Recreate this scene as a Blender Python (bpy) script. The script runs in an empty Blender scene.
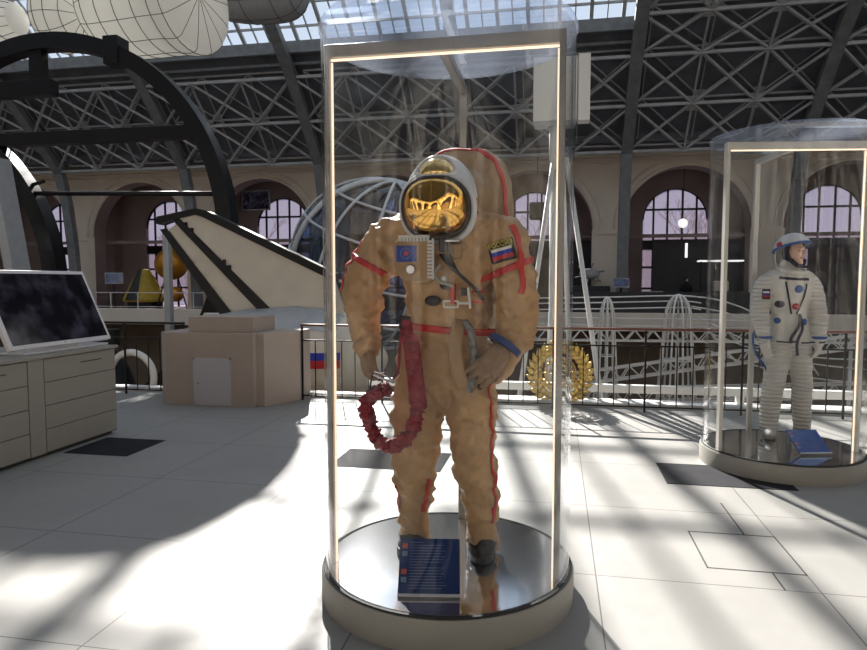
import bpy, bmesh, math, random
from mathutils import Vector, Matrix, noise
from mathutils.bvhtree import BVHTree
R = math.radians
PI = math.pi
random.seed(7)
sc = bpy.context.scene
col = sc.collection
V = Vector

# ------------------------------------------------------------------ materials
MATS = {}
def mat(name, c, rough=.6, metal=0, var=0, vscale=6, bump=0, bscale=30, emit=None, spec=.5, c2=None, stretch=None):
    m = bpy.data.materials.new(name); m.use_nodes = True
    nt = m.node_tree; b = nt.nodes['Principled BSDF']
    b.inputs['Base Color'].default_value = (*c, 1)
    b.inputs['Roughness'].default_value = rough
    b.inputs['Metallic'].default_value = metal
    b.inputs['Specular IOR Level'].default_value = spec
    tc = nt.nodes.new('ShaderNodeTexCoord')
    src = tc.outputs['Object']
    if stretch:
        mp = nt.nodes.new('ShaderNodeMapping'); mp.inputs['Scale'].default_value = stretch
        nt.links.new(src, mp.inputs['Vector']); src = mp.outputs['Vector']
    if var:
        n = nt.nodes.new('ShaderNodeTexNoise'); n.inputs['Scale'].default_value = vscale; n.inputs['Detail'].default_value = 6
        nt.links.new(src, n.inputs['Vector'])
        r = nt.nodes.new('ShaderNodeMapRange'); r.inputs['From Min'].default_value = .3; r.inputs['From Max'].default_value = .7
        nt.links.new(n.outputs['Fac'], r.inputs['Value'])
        mx = nt.nodes.new('ShaderNodeMix'); mx.data_type = 'RGBA'
        d = c2 or tuple(x * (1 - var) for x in c)
        mx.inputs[6].default_value = (*c, 1); mx.inputs[7].default_value = (*d, 1)
        nt.links.new(r.outputs[0], mx.inputs[0]); nt.links.new(mx.outputs[2], b.inputs['Base Color'])
    if bump:
        n = nt.nodes.new('ShaderNodeTexNoise'); n.inputs['Scale'].default_value = bscale; n.inputs['Detail'].default_value = 4
        nt.links.new(src, n.inputs['Vector'])
        bp = nt.nodes.new('ShaderNodeBump'); bp.inputs['Strength'].default_value = bump; bp.inputs['Distance'].default_value = .02
        nt.links.new(n.outputs['Fac'], bp.inputs['Height']); nt.links.new(bp.outputs[0], b.inputs['Normal'])
    if emit:
        b.inputs['Emission Color'].default_value = (*emit[0], 1); b.inputs['Emission Strength'].default_value = emit[1]
    MATS[name] = m
    return m

def glass_mat(name, tint=(1, 1, 1), ior=1.45, rough=0.0, gl=(1, 1, 1), film=0.0, fcol=(.8, .8, .8)):
    """thin clear sheet: lets light straight through, mirrors by Fresnel; film = share of dusty diffuse"""
    m = bpy.data.materials.new(name); m.use_nodes = True
    nt = m.node_tree; nt.nodes.clear()
    o = nt.nodes.new('ShaderNodeOutputMaterial'); t = nt.nodes.new('ShaderNodeBsdfTransparent'); g = nt.nodes.new('ShaderNodeBsdfGlossy')
    t.inputs[0].default_value = (*tint, 1); g.inputs['Color'].default_value = (*gl, 1); g.inputs['Roughness'].default_value = rough
    fr = nt.nodes.new('ShaderNodeFresnel'); geo = nt.nodes.new('ShaderNodeNewGeometry')
    im = nt.nodes.new('ShaderNodeMix'); im.inputs[2].default_value = ior; im.inputs[3].default_value = 1 / ior
    nt.links.new(geo.outputs['Backfacing'], im.inputs[0]); nt.links.new(im.outputs[0], fr.inputs[0])
    mx = nt.nodes.new('ShaderNodeMixShader')
    nt.links.new(fr.outputs[0], mx.inputs[0]); nt.links.new(t.outputs[0], mx.inputs[1]); nt.links.new(g.outputs[0], mx.inputs[2])
    last = mx
    if film:
        d = nt.nodes.new('ShaderNodeBsdfTranslucent'); d.inputs[0].default_value = (*fcol, 1)
        d2 = nt.nodes.new('ShaderNodeBsdfDiffuse'); d2.inputs[0].default_value = (*fcol, 1)
        md = nt.nodes.new('ShaderNodeMixShader'); md.inputs[0].default_value = .5
        nt.links.new(d.outputs[0], md.inputs[1]); nt.links.new(d2.outputs[0], md.inputs[2])
        m2 = nt.nodes.new('ShaderNodeMixShader'); m2.inputs[0].default_value = film
        nt.links.new(mx.outputs[0], m2.inputs[1]); nt.links.new(md.outputs[0], m2.inputs[2]); last = m2
    nt.links.new(last.outputs[0], o.inputs[0])
    MATS[name] = m
    return m

def floor_mat():
    m = mat('floor_tile', (.345, .335, .315), .42, var=.10, vscale=1.6, spec=.45)
    nt = m.node_tree; b = nt.nodes['Principled BSDF']
    geo = nt.nodes.new('ShaderNodeNewGeometry'); sep = nt.nodes.new('ShaderNodeSeparateXYZ')
    nt.links.new(geo.outputs['Position'], sep.inputs[0])
    def line(out, off):
        a = nt.nodes.new('ShaderNodeMath'); a.operation = 'SUBTRACT'; a.inputs[1].default_value = off
        nt.links.new(out, a.inputs[0])
        f = nt.nodes.new('ShaderNodeMath'); f.operation = 'PINGPONG'; f.inputs[1].default_value = 1.13 / 2
        nt.links.new(a.outputs[0], f.inputs[0])
        l = nt.nodes.new('ShaderNodeMath'); l.operation = 'LESS_THAN'; l.inputs[1].default_value = .0035
        nt.links.new(f.outputs[0], l.inputs[0]); return l.outputs[0]
    mxm = nt.nodes.new('ShaderNodeMath'); mxm.operation = 'MAXIMUM'
    nt.links.new(line(sep.outputs[0], -2.03), mxm.inputs[0]); nt.links.new(line(sep.outputs[1], 2.42), mxm.inputs[1])
    # fine cloudy speckle of the stoneware
    n2 = nt.nodes.new('ShaderNodeTexNoise'); n2.inputs['Scale'].default_value = 9; n2.inputs['Detail'].default_value = 8
    nt.links.new(geo.outputs['Position'], n2.inputs['Vector'])
    rr = nt.nodes.new('ShaderNodeMapRange'); rr.inputs['To Min'].default_value = .36; rr.inputs['To Max'].default_value = .56
    nt.links.new(n2.outputs['Fac'], rr.inputs['Value']); nt.links.new(rr.outputs[0], b.inputs['Roughness'])
    prev = b.inputs['Base Color'].links[0].from_socket
    mx = nt.nodes.new('ShaderNodeMix'); mx.data_type = 'RGBA'; mx.inputs[7].default_value = (.10, .095, .09, 1)
    nt.links.new(mxm.outputs[0], mx.inputs[0]); nt.links.new(prev, mx.inputs[6]); nt.links.new(mx.outputs[2], b.inputs['Base Color'])
    return m

def pleat_mat(name, c, c2, scale, strength=.5, rough=.7):
    """cloth sewn in horizontal pleats"""
    m = mat(name, c, rough, var=.2, vscale=5, c2=c2)
    nt = m.node_tree; b = nt.nodes['Principled BSDF']; tc = nt.nodes.new('ShaderNodeTexCoord')
    w = nt.nodes.new('ShaderNodeTexWave'); w.bands_direction = 'Z'; w.inputs['Scale'].default_value = scale; w.inputs['Distortion'].default_value = 1.5
    w.inputs['Detail Scale'].default_value = 2
    nt.links.new(tc.outputs['Object'], w.inputs['Vector'])
    bp = nt.nodes.new('ShaderNodeBump'); bp.inputs['Strength'].default_value = strength; bp.inputs['Distance'].default_value = .02
    nt.links.new(w.outputs['Fac'], bp.inputs['Height']); nt.links.new(bp.outputs[0], b.inputs['Normal'])
    return m

def screen_mat(name, base, cols, scale, strength):
    """a lit display with blurry picture"""
    m = mat(name, base, .12, spec=.5)
    nt = m.node_tree; b = nt.nodes['Principled BSDF']; tc = nt.nodes.new('ShaderNodeTexCoord')
    n = nt.nodes.new('ShaderNodeTexNoise'); n.inputs['Scale'].default_value = scale; n.inputs['Detail'].default_value = 3
    nt.links.new(tc.outputs['Object'], n.inputs['Vector'])
    r = nt.nodes.new('ShaderNodeValToRGB'); r.color_ramp.elements[0].position = .45; r.color_ramp.elements[1].position = .75
    r.color_ramp.elements[0].color = (*cols[0], 1); r.color_ramp.elements[1].color = (*cols[1], 1)
    nt.links.new(n.outputs['Fac'], r.inputs[0]); nt.links.new(r.outputs[0], b.inputs['Emission Color'])
    b.inputs['Emission Strength'].default_value = strength
    return m

M_floor = floor_mat()
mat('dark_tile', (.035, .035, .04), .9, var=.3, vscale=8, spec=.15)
mat('seam', (.06, .055, .05), .8)
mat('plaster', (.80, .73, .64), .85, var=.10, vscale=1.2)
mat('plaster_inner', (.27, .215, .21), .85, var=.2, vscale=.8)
mat('gallery_brown', (.20, .15, .11), .85, var=.3, vscale=.7)
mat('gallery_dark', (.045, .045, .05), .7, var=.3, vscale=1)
mat('cladding', (.125, .138, .168), .6, var=.35, vscale=1.4)
mat('roof_steel', (.42, .44, .46), .55, .1, var=.25, vscale=3)
mat('rib_steel', (.22, .24, .26), .55, .1, var=.3, vscale=3)
mat('case_base', (.34, .33, .29), .5, var=.05)
mat('mirror_steel', (.74, .76, .80), .10, 1, bump=.03, bscale=2.5)
mat('alu', (.30, .285, .27), .3, .85)
mat('rubber', (.02, .02, .02), .6)
mat('led', (1, .8, .6), .5, emit=((1, .76, .54), 1.3))
mat('black_steel', (.007, .0075, .009), .42, 0, spec=.3)
mat('dark_iron', (.015, .014, .014), .4, .5)
mat('hand_wood', (.16, .055, .03), .3)
mat('white_paint', (.72, .72, .70), .45)
mat('grey_paint', (.42, .44, .46), .5, var=.15)
mat('cream_hull', (.66, .60, .50), .6, var=.12, vscale=2.5, bump=.1, bscale=9)
mat('cabinet', (.33, .31, .27), .5, var=.04)
mat('cabinet_gap', (.05, .05, .05), .8)
mat('pedestal', (.46, .385, .33), .7, var=.08, vscale=3)
mat('door_grey', (.52, .51, .53), .5)
mat('bezel_white', (.75, .75, .77), .3)
screen_mat('screen_big', (.004, .004, .006), ((.003, .003, .006), (.085, .08, .12)), 5.5, .28)
screen_mat('screen_small', (.01, .015, .03), ((.01, .02, .06), (.05, .10, .2)), 3, .6)
# suit cloth
mat('suit_tan', (.56, .35, .17), .52, var=.35, vscale=6, c2=(.33, .19, .085), bump=.9, bscale=13)
mat('suit_pack', (.42, .29, .17), .6, var=.3, vscale=4, bump=.8, bscale=11)
mat('suit_flap', (.40, .25, .13), .65, var=.2, bump=.3, bscale=20)
mat('glove_tan', (.30, .19, .11), .7, var=.3, vscale=14, bump=.3, bscale=50)
mat('red_tape', (.55, .03, .03), .55, var=.15)
mat('hose_red', (.30, .006, .022), .55, var=.5, vscale=25, bump=1, bscale=40)
mat('red_pale', (.45, .04, .04), .5)
mat('helmet_white', (.66, .67, .68), .3, var=.05)
mat('visor_rim', (.03, .022, .018), .35)
mat('visor_gold', (1.0, .56, .14), .035, 1)
mat('window_gold', (.85, .62, .28), .15, .8)
mat('boot_black', (.012, .012, .014), .5)
mat('blue_band', (.015, .035, .16), .5)
mat('badge_blue', (.015, .05, .30), .5)
mat('badge_red', (.5, .03, .05), .5)
mat('white_cloth', (.62, .60, .57), .8, bump=.2)
mat('steel', (.5, .5, .52), .25, .9)
mat('fur_strip', (.34, .33, .32), .8, var=.7, vscale=30, c2=(.07, .07, .07), bump=1, bscale=60)
mat('dark_plastic', (.02, .02, .022), .4)
mat('patch_black', (.012, .012, .010), .6)
mat('patch_yellow', (.65, .50, .05), .6)
mat('flag_white', (.75, .75, .75), .6)
mat('flag_blue', (.01, .03, .35), .6)
mat('flag_red', (.50, .01, .02), .6)
mat('placard_blue', (.008, .03, .13), .25)
mat('placard_bright', (.015, .08, .36), .25)
mat('print_pale', (.13, .18, .30), .5)
mat('print_red', (.42, .07, .05), .5)
mat('acrylic', (.55, .57, .6), .08, .0)
# white suit
pleat_mat('sokol_cloth', (.74, .73, .69), (.60, .59, .55), 9, .7)
mat('sokol_plain', (.70, .69, .65), .7, var=.15, vscale=7, bump=.2)
mat('sokol_blue', (.02, .09, .32), .5)
mat('sokol_navy', (.01, .015, .04), .6)
mat('skin', (.70, .45, .33), .5)
mat('lips', (.40, .14, .11), .5)
mat('eye', (.03, .02, .02), .3)
mat('glove_grey', (.30, .27, .22), .7)
mat('gold', (.85, .62, .22), .28, .9, var=.25, vscale=12)
mat('globe_band', (.62, .66, .70), .4)
mat('module_skin', (.66, .62, .54), .7, var=.12, vscale=2)
mat('dark_net', (.10, .09, .08), .7)
mat('yellow_cloth', (.55, .38, .05), .7, var=.3)
mat('orange_foil', (.55, .25, .03), .35, .6, bump=.6, bscale=12)
mat('lamp_white', (1, 1, 1), .5, emit=((1, .97, .95), .9))
mat('dark_coat', (.006, .006, .008), .8)
mat('bark', (.10, .075, .06), .9)
mat('snow_ground', (.34, .33, .36), .9)
mat('bld_pink', (.40, .32, .34), .9, var=.1)
glass_mat('case_glass', (.985, .99, .99), 1.26)
glass_mat('cap_glass', (.80, .85, .93), 1.45, film=.12, fcol=(.78, .83, .95))
glass_mat('visor_clear', (.9, .93, .97), 1.35)
glass_mat('sky_glass', (.93, .96, 1), 1.3)
glass_mat('window_glass', (.58, .55, .60), 1.3, film=.10, fcol=(.8, .7, .85))
glass_mat('globe_glass', (.30, .38, .52), 1.5)

def two_sided_cloth(name, c, t=.5):
    m = bpy.data.materials.new(name); m.use_nodes = True; nt = m.node_tree; nt.nodes.clear()
    o = nt.nodes.new('ShaderNodeOutputMaterial'); d = nt.nodes.new('ShaderNodeBsdfDiffuse'); tr = nt.nodes.new('ShaderNodeBsdfTranslucent')
    d.inputs[0].default_value = (*c, 1); tr.inputs[0].default_value = (*c, 1)
    x = nt.nodes.new('ShaderNodeMixShader'); x.inputs[0].default_value = t
    nt.links.new(d.outputs[0], x.inputs[1]); nt.links.new(tr.outputs[0], x.inputs[2]); nt.links.new(x.outputs[0], o.inputs[0])
    MATS[name] = m
two_sided_cloth('module_cloth', (.84, .83, .79), .68)

# ------------------------------------------------------------------ mesh builder
def catmull(pts, n=6, closed=False):
    P = [V(p) for p in pts]; out = []
    N = len(P)
    rng = range(N if closed else N - 1)
    for i in rng:
        if closed: a, b, c, d = P[(i-1) % N], P[i], P[(i+1) % N], P[(i+2) % N]
        else: a, b, c, d = P[max(i-1, 0)], P[i], P[i+1], P[min(i+2, N-1)]
        for k in range(n):
            t = k / n
            out.append(.5 * ((2*b) + (c-a)*t + (2*a-5*b+4*c-d)*t*t + (3*b-a-3*c+d)*t**3))
    if not closed: out.append(P[-1])
    return out

class MB:
    def __init__(s): s.v = []; s.f = []; s.mi = []; s.cur = 0
    def add(s, vs, fs):
        k = len(s.v); s.v += [tuple(a) for a in vs]; s.f += [tuple(i + k for i in f) for f in fs]; s.mi += [s.cur] * len(fs); return s
    def box(s, x0, x1, y0, y1, z0, z1, m=None):
        vs = [V((x, y, z)) for x in (x0, x1) for y in (y0, y1) for z in (z0, z1)]
        if m is not None: vs = [m @ v for v in vs]
        return s.add(vs, [(0, 1, 3, 2), (4, 6, 7, 5), (0, 4, 5, 1), (2, 3, 7, 6), (0, 2, 6, 4), (1, 5, 7, 3)])
    def beam(s, p, q, w, h=None, up=(0, 0, 1)):
        h = h or w; p = V(p); q = V(q); d = (q - p)
        if d.length < 1e-6: return s
        d.normalize(); u = V(up)
        if abs(d.dot(u)) > .99: u = V((1, 0, 0))
        a = d.cross(u).normalized() * (w / 2); b = a.cross(d).normalized() * (h / 2)
        vs = [c + i * a + j * b for c in (p, q) for i, j in ((-1, -1), (1, -1), (1, 1), (-1, 1))]
        return s.add(vs, [(3, 2, 1, 0), (4, 5, 6, 7), (0, 1, 5, 4), (1, 2, 6, 5), (2, 3, 7, 6), (3, 0, 4, 7)])
    def tube(s, pts, r, seg=8, closed=False, ref=None):
        P = [V(p) for p in pts]; N = len(P); rings = []
        prev = None
        for i, p in enumerate(P):
            if closed: t = P[(i+1) % N] - P[i-1]
            else: t = P[min(i+1, N-1)] - P[max(i-1, 0)]
            if t.length < 1e-9: t = V((0, 0, 1))
            t.normalize()
            if prev is None:
                u = V(ref) if ref else (V((0, 0, 1)) if abs(t.z) < .9 else V((1, 0, 0)))
            else: u = prev
            a = (u - t * u.dot(t))
            if a.length < 1e-6: a = t.orthogonal()
            a.normalize(); prev = a; b = t.cross(a)
            rr = r[i] if isinstance(r, (list, tuple)) and not isinstance(r[0], (int, float)) else ((r[i], r[i]) if isinstance(r, (list, tuple)) else (r, r))
            rings.append([p + a * (math.cos(2*PI*k/seg) * rr[0]) + b * (math.sin(2*PI*k/seg) * rr[1]) for k in range(seg)])
        vs = [v for q in rings for v in q]; fs = []
        M = N if closed else N - 1
        for i in range(M):
            j = (i + 1) % N
            for k in range(seg):
                l = (k + 1) % seg; fs.append((i*seg+k, i*seg+l, j*seg+l, j*seg+k))
        if not closed:
            fs.append(tuple(range(seg))[::-1]); fs.append(tuple((N-1)*seg + k for k in range(seg)))
        return s.add(vs, fs)
    def lathe(s, prof, c=(0, 0, 0), seg=48, a0=0, a1=2*PI, sx=1, sy=1):
        full = abs(a1 - a0 - 2*PI) < 1e-6; n = seg if full else seg + 1; vs = []; fs = []
        for (r, z) in prof:
            for k in range(n):
                t = a0 + (a1-a0)*k/seg; vs.append((c[0] + r*math.cos(t)*sx, c[1] + r*math.sin(t)*sy, c[2] + z))
        for i in range(len(prof)-1):
            for k in range(seg):
                l = (k+1) % n; fs.append((i*n+k, i*n+l, (i+1)*n+l, (i+1)*n+k))
        return s.add(vs, fs)
    def ball(s, c, r, m=None, su=24, sv=14, v0=0, v1=PI, u0=0, u1=2*PI):
        c = V(c); r = (r, r, r) if isinstance(r, (int, float)) else r; vs = []; fs = []
        for i in range(sv + 1):
            t = v0 + (v1 - v0) * i / sv
            for k in range(su):
                u = u0 + (u1-u0) * k / (su if abs(u1-u0-2*PI) < 1e-6 else su-1)
                q = V((r[0]*math.sin(t)*math.cos(u), r[1]*math.sin(t)*math.sin(u), r[2]*math.cos(t)))
                vs.append(c + (m @ q if m is not None else q))
        wrap = abs(u1-u0-2*PI) < 1e-6
        for i in range(sv):
            for k in range(su if wrap else su-1):
                l = (k+1) % su; fs.append((i*su+k, (i+1)*su+k, (i+1)*su+l, i*su+l))
        return s.add(vs, fs)
    def prism(s, poly, d):
        """poly: list of 3-D points; extruded by vector d"""
        n = len(poly); d = V(d); vs = [V(p) for p in poly] + [V(p) + d for p in poly]
        fs = [tuple(range(n))[::-1], tuple(range(n, 2*n))] + [(i, (i+1) % n, n+(i+1) % n, n+i) for i in range(n)]
        return s.add(vs, fs)
    def build(s, name, m, parent=None, smooth=False, bevel=0, loc=None, merge=False, fix=True):
        me = bpy.data.meshes.new(name); me.from_pydata(s.v, [], s.f); me.update()
        for x in (m if isinstance(m, (list, tuple)) else [m]): me.materials.append(MATS[x])
        for p, i in zip(me.polygons, s.mi): p.material_index = i
        if merge or fix:
            bm = bmesh.new(); bm.from_mesh(me)
            if merge: bmesh.ops.remove_doubles(bm, verts=bm.verts, dist=1e-4)
            if fix: bmesh.ops.recalc_face_normals(bm, faces=bm.faces)
            bm.to_mesh(me); bm.free()
        if smooth:
            for p in me.polygons: p.use_smooth = True
            if smooth != 'all':
                try: me.set_sharp_from_angle(angle=R(40))
                except Exception: pass
        o = bpy.data.objects.new(name, me); col.objects.link(o)
        if loc is not None:
            o.location = loc
        if parent: o.parent = parent
        if bevel:
            b = o.modifiers.new('b', 'BEVEL'); b.width = bevel; b.segments = 2; b.limit_method = 'ANGLE'; b.angle_limit = R(40)
        return o

def recenter(o):
    """put the origin of a single-mesh thing at its base"""
    me = o.data; xs = [v.co for v in me.vertices]
    c = V(((min(v.x for v in xs)+max(v.x for v in xs))/2, (min(v.y for v in xs)+max(v.y for v in xs))/2, min(v.z for v in xs)))
    me.transform(Matrix.Translation(-c)); o.location = o.location + c
    return o
def tag(o, label=None, cat=None, group=None, kind=None):
    if label: o['label'] = label
    if cat: o['category'] = cat
    if group: o['group'] = group
    if kind: o['kind'] = kind
    return o
def thing(name, label, cat, loc=(0, 0, 0), rz=0, group=None):
    o = bpy.data.objects.new(name, None); col.objects.link(o); o.empty_display_size = .1
    o.location = loc; o.rotation_euler = (0, 0, rz); return tag(o, label, cat, group)
def struct(o): o['kind'] = 'structure'; return o
def copy_tree(o, parent=None):
    c = o.copy(); col.objects.link(c)
    if parent: c.parent = parent
    for ch in list(o.children): copy_tree(ch, c)
    return c
def single(name, mb, m, label, cat, group=None, **k):
    o = mb.build(name, m, **k); recenter(o); return tag(o, label, cat, group)

# ------------------------------------------------------------------ camera, world, sun
cam = bpy.data.cameras.new('camera'); co = bpy.data.objects.new('camera', cam); col.objects.link(co); sc.camera = co
cam.sensor_width = 36; cam.lens = 36 * 650 / 867; cam.clip_end = 500
co.location = (0, 0, 1.6); co.rotation_euler = (R(90 - 3.87), 0, R(10.7))
w = bpy.data.worlds.new('world'); sc.world = w; w.use_nodes = True
bg = w.node_tree.nodes['Background']; bg.inputs[0].default_value = (.76, .86, 1, 1); bg.inputs[1].default_value = .92
SUN_AZ, SUN_EL = R(20.6), R(34.4)
sd = V((-math.sin(SUN_AZ)*math.cos(SUN_EL), math.cos(SUN_AZ)*math.cos(SUN_EL), math.sin(SUN_EL)))
sl = bpy.data.lights.new('sun', 'SUN'); sl.energy = 15; sl.angle = R(.55); sl.color = (1, .93, .84)
so = bpy.data.objects.new('sun', sl); col.objects.link(so); so.rotation_euler = sd.to_track_quat('Z', 'Y').to_euler(); so.location = (-10, 30, 25)
sc.view_settings.view_transform = 'Standard'; sc.view_settings.look = 'None'; sc.view_settings.gamma = 1; sc.view_settings.exposure = 0
sc.view_settings.use_curve_mapping = False
cy = sc.cycles
cy.max_bounces = 10; cy.diffuse_bounces = 4; cy.glossy_bounces = 5; cy.transparent_max_bounces = 40; cy.transmission_bounces = 4
cy.caustics_reflective = False; cy.caustics_refractive = False; cy.sample_clamp_indirect = 6
cy.use_denoising = True

# ------------------------------------------------------------------ SETTING
XL, XR = -41.73, 32.97           # end walls
YB = -11.5
struct(MB().box(XL, XR, YB, 8.42, -.35, 0).build('floor', 'floor_tile'))
struct(MB().box(XL, XR, 8.42, 31, -5.2, -5).build('floor', 'gallery_brown'))
struct(MB().box(XL, XR, 29.6, 37.3, -.35, 0).build('floor', 'gallery_brown'))
struct(MB().box(XL, XR, 29.35, 29.6, -.58, .22).build('trim_1', 'plaster', bevel=.03))
struct(MB().box(XL, XR, 8.42, 8.60, -.35, .06).build('trim_2', 'white_paint'))
struct(MB().box(XL, XR, 31.0, 31.2, -5, -.35).build('wall_gallery', 'gallery_brown'))
struct(MB().box(XL, XR, 8.3, 8.42, -5, -.35).build('wall_under', 'gallery_brown'))
struct(MB().box(XL, XR, 37.5, 90, -1.4, -1).build('ground', 'snow_ground'))

PITCH = 7.47
ARCH0 = -1.26
bays = [ARCH0 + PITCH * k for k in range(-5, 5)]
def arch_wall(y0, y1, r, zc, ztop, xc_list, half, zbot=0, moulding=None):
    b = MB(); n = 28
    for xc in xc_list:
        arc = [(xc - r*math.cos(PI*i/n), zc + r*math.sin(PI*i/n)) for i in range(n+1)]
        for y in (y0, y1):
            for i in range(n):
                (xa, za), (xb, zb) = arc[i], arc[i+1]
                b.add([(xa, y, za), (xb, y, zb), (xb, y, ztop), (xa, y, ztop)], [(0, 1, 2, 3)])
            for s in (-1, 1):
                b.add([(xc+s*r, y, zbot), (xc+s*half, y, zbot), (xc+s*half, y, ztop), (xc+s*r, y, ztop)], [(0, 1, 2, 3)])
        for i in range(n):
            (xa, za), (xb, zb) = arc[i], arc[i+1]
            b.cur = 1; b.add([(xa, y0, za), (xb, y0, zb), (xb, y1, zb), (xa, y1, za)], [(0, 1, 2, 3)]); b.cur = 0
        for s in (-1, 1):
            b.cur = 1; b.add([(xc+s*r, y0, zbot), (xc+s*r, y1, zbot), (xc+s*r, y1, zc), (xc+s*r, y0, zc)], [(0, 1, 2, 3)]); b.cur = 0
    return b
# outer arcade
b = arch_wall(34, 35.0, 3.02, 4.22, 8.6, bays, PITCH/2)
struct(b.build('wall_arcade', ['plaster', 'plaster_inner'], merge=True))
b = MB()
for xc in bays:   # raised archivolt and impost moulding
    for rr, ww in ((3.12, .10), (3.42, .09)):
        pts = [(xc - rr*math.cos(PI*i/32), 33.97, 4.22 + rr*math.sin(PI*i/32)) for i in range(33)]
        b.tube(pts, ww/2+.02, 6)
    for s in (-1, 1):
        x0, x1 = sorted((xc+s*2.98, xc+s*PITCH/2)); b.box(x0, x1, 33.9, 34.02, 3.95, 4.15)
        x0, x1 = sorted((xc+s*2.98, xc+s*3.35)); b.box(x0, x1, 33.94, 34.02, 0, 3.95)
struct(b.build('trim_3', 'plaster'))
struct(MB().box(XL, XR, 33.75, 34.05, 7.72, 8.0).box(XL, XR, 33.85, 34.02, 7.45, 7.56).build('trim_4', 'plaster', bevel=.03))
b = MB()
for xc in bays: b.box(xc-3.02, xc+3.02, 35.0, 35.15, 3.82, 4.0)
struct(b.build('trim_8', 'plaster_inner'))
# inner wall with the tall round-headed windows
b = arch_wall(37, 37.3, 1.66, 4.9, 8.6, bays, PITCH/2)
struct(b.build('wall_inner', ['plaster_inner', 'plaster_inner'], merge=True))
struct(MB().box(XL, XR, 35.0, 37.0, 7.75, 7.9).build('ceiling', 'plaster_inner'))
for k in range(11):     # cross walls of the ambulatory, pierced by low arches: short stubs
    x = ARCH0 + PITCH*(k-5) - PITCH/2
    struct(MB().box(x-.35, x+.35, 36.2, 37.0, 0, 7.75).build('wall_pier', 'plaster_inner'))
for i, xc in enumerate(bays):
    wd = MB(); r = 1.66
    wd.tube([(xc - r*math.cos(PI*t/24), 37.12, 4.9 + r*math.sin(PI*t/24)) for t in range(25)], .07, 6)
    for dx in (-1.1, -.38, .38, 1.1):
        top = 4.9 + math.sqrt(max(0, r*r-dx*dx)); wd.box(xc+dx-.05, xc+dx+.05, 37.08, 37.17, 0, top)
    for z in (5.45, 3.75, 3.6, 2.35, 1.2):
        hw = r if z < 4.9 else math.sqrt(r*r-(z-4.9)**2); wd.box(xc-hw, xc+hw, 37.07, 37.18, z-.05, z+.05)
    wd.box(xc-r, xc+r, 37.05, 37.2, 3.3, 3.7)
    wo = struct(wd.build('window_%d' % (i+1), 'dark_iron'))
    g = MB(); n = 24; vs = [(xc - r*math.cos(PI*t/n), 37.14, 4.9+r*math.sin(PI*t/n)) for t in range(n+1)] + [(xc+r, 37.14, 0), (xc-r, 37.14, 0)]
    g.prism(vs, (0, .01, 0)); g.build('window_pane', 'window_glass', wo)
# end walls and wall behind the visitor
struct(MB().box(XL-.3, XL, YB, 37.3, -5, 18.5).build('wall_left', 'plaster'))
struct(MB().box(XR, XR+.3, YB, 37.3, -5, 18.5).build('wall_right', 'plaster'))
b = arch_wall(YB-.3, YB, 2.6, 3.6, 8.6, bays, PITCH/2)
struct(b.build('wall_back', ['plaster', 'plaster'], merge=True))
struct(MB().box(XL, XR, YB-3, YB-2.8, 0, 8.6).build('wall_back_inner', 'plaster_inner'))
struct(MB().box(XL, XR, YB-3, YB, 7.0, 7.2).build('ceiling', 'plaster_inner'))
struct(MB().box(XL, XR, YB-3, YB, -.35, 0).build('floor', 'plaster_inner'))

# vault profile of the ribs (Y, Z); the cladding runs .55 m outside it
PF = [(31.6, 7.5), (29.7, 9.4), (28.2, 10.8), (26.6, 12.0), (24.0, 13.7), (21.0, 15.2), (17.0, 16.6), (13.0, 17.3), (10.0, 17.45)]
PF = PF + [(20 - y, z) for y, z in PF[-2::-1]]
sm = [(p.y, p.z) for p in catmull([(0, y, z) for y, z in PF], 4)]
def prof(s, off=0):
    """s in 0..len-1 along the profile, off outward"""
    s = max(0, min(len(sm)-1.0001, s)); i = int(s); t = s - i
    y = sm[i][0]*(1-t) + sm[i+1][0]*t; z = sm[i][1]*(1-t) + sm[i+1][1]*t
    dy = sm[i+1][0]-sm[i][0]; dz = sm[i+1][1]-sm[i][1]; L = math.hypot(dy, dz)
    ny, nz = dz/L, -dy/L
    if nz < 0: ny, nz = -ny, -nz
    return y + ny*off, z + nz*off
NS = len(sm) - 1
RIB0 = 3.1
ribs = [RIB0 + PITCH*k for k in range(-6, 5)]
S_A = 10.4      # start of glazing (left bays)
S_END = 42.0    # unseen slope behind the visitor, closed to cut the light on the suit fronts
S_B = 19.0      # start of glazing in the bays right of the rib by the main case
def clad_strip(b, x0, x1, s0, s1, step=1):
    s = s0
    while s < s1 - 1e-6:
        e = min(s + step, s1)
        (ya, za), (yb, zb) = prof(s, .6), prof(e, .6); (yc, zc), (yd, zd) = prof(e, .72), prof(s, .72)
        b.prism([(x0, ya, za), (x0, yb, zb), (x0, yc, zc), (x0, yd, zd)], (x1-x0, 0, 0)); s = e
b = MB()
edges = [XL] + [r for r in ribs if XL < r < XR] + [XR]
for i in range(len(edges)-1):
    x0, x1 = edges[i], edges[i+1]; s_ = S_B if x0 > 3.0 else S_A
    clad_strip(b, x0, x1, 0, s_); clad_strip(b, x0, x1, S_END, NS)
b.box(XL, XR, 31.6, 34.4, 8.0, 8.35)
b.box(XL, XR, YB-.6, -11.2, 8.0, 8.35)
struct(b.build('ceiling', 'cladding'))
# gangway / gutter beam under the glass edge
b = MB()
for i in range(len(edges)-1):
    x0, x1 = edges[i], edges[i+1]; s_ = S_B if x0 > 3.0 else S_A
    y, z = prof(s_, .35); b.box(x0, x1, y-.12, y+.12, z-.25, z+.25)
    y, z = prof(s_-1.6, .30); b.box(x0, x1, y-.06, y+.06, z-.06, z+.06)
struct(b.build('trim_5', 'rib_steel'))
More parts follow.
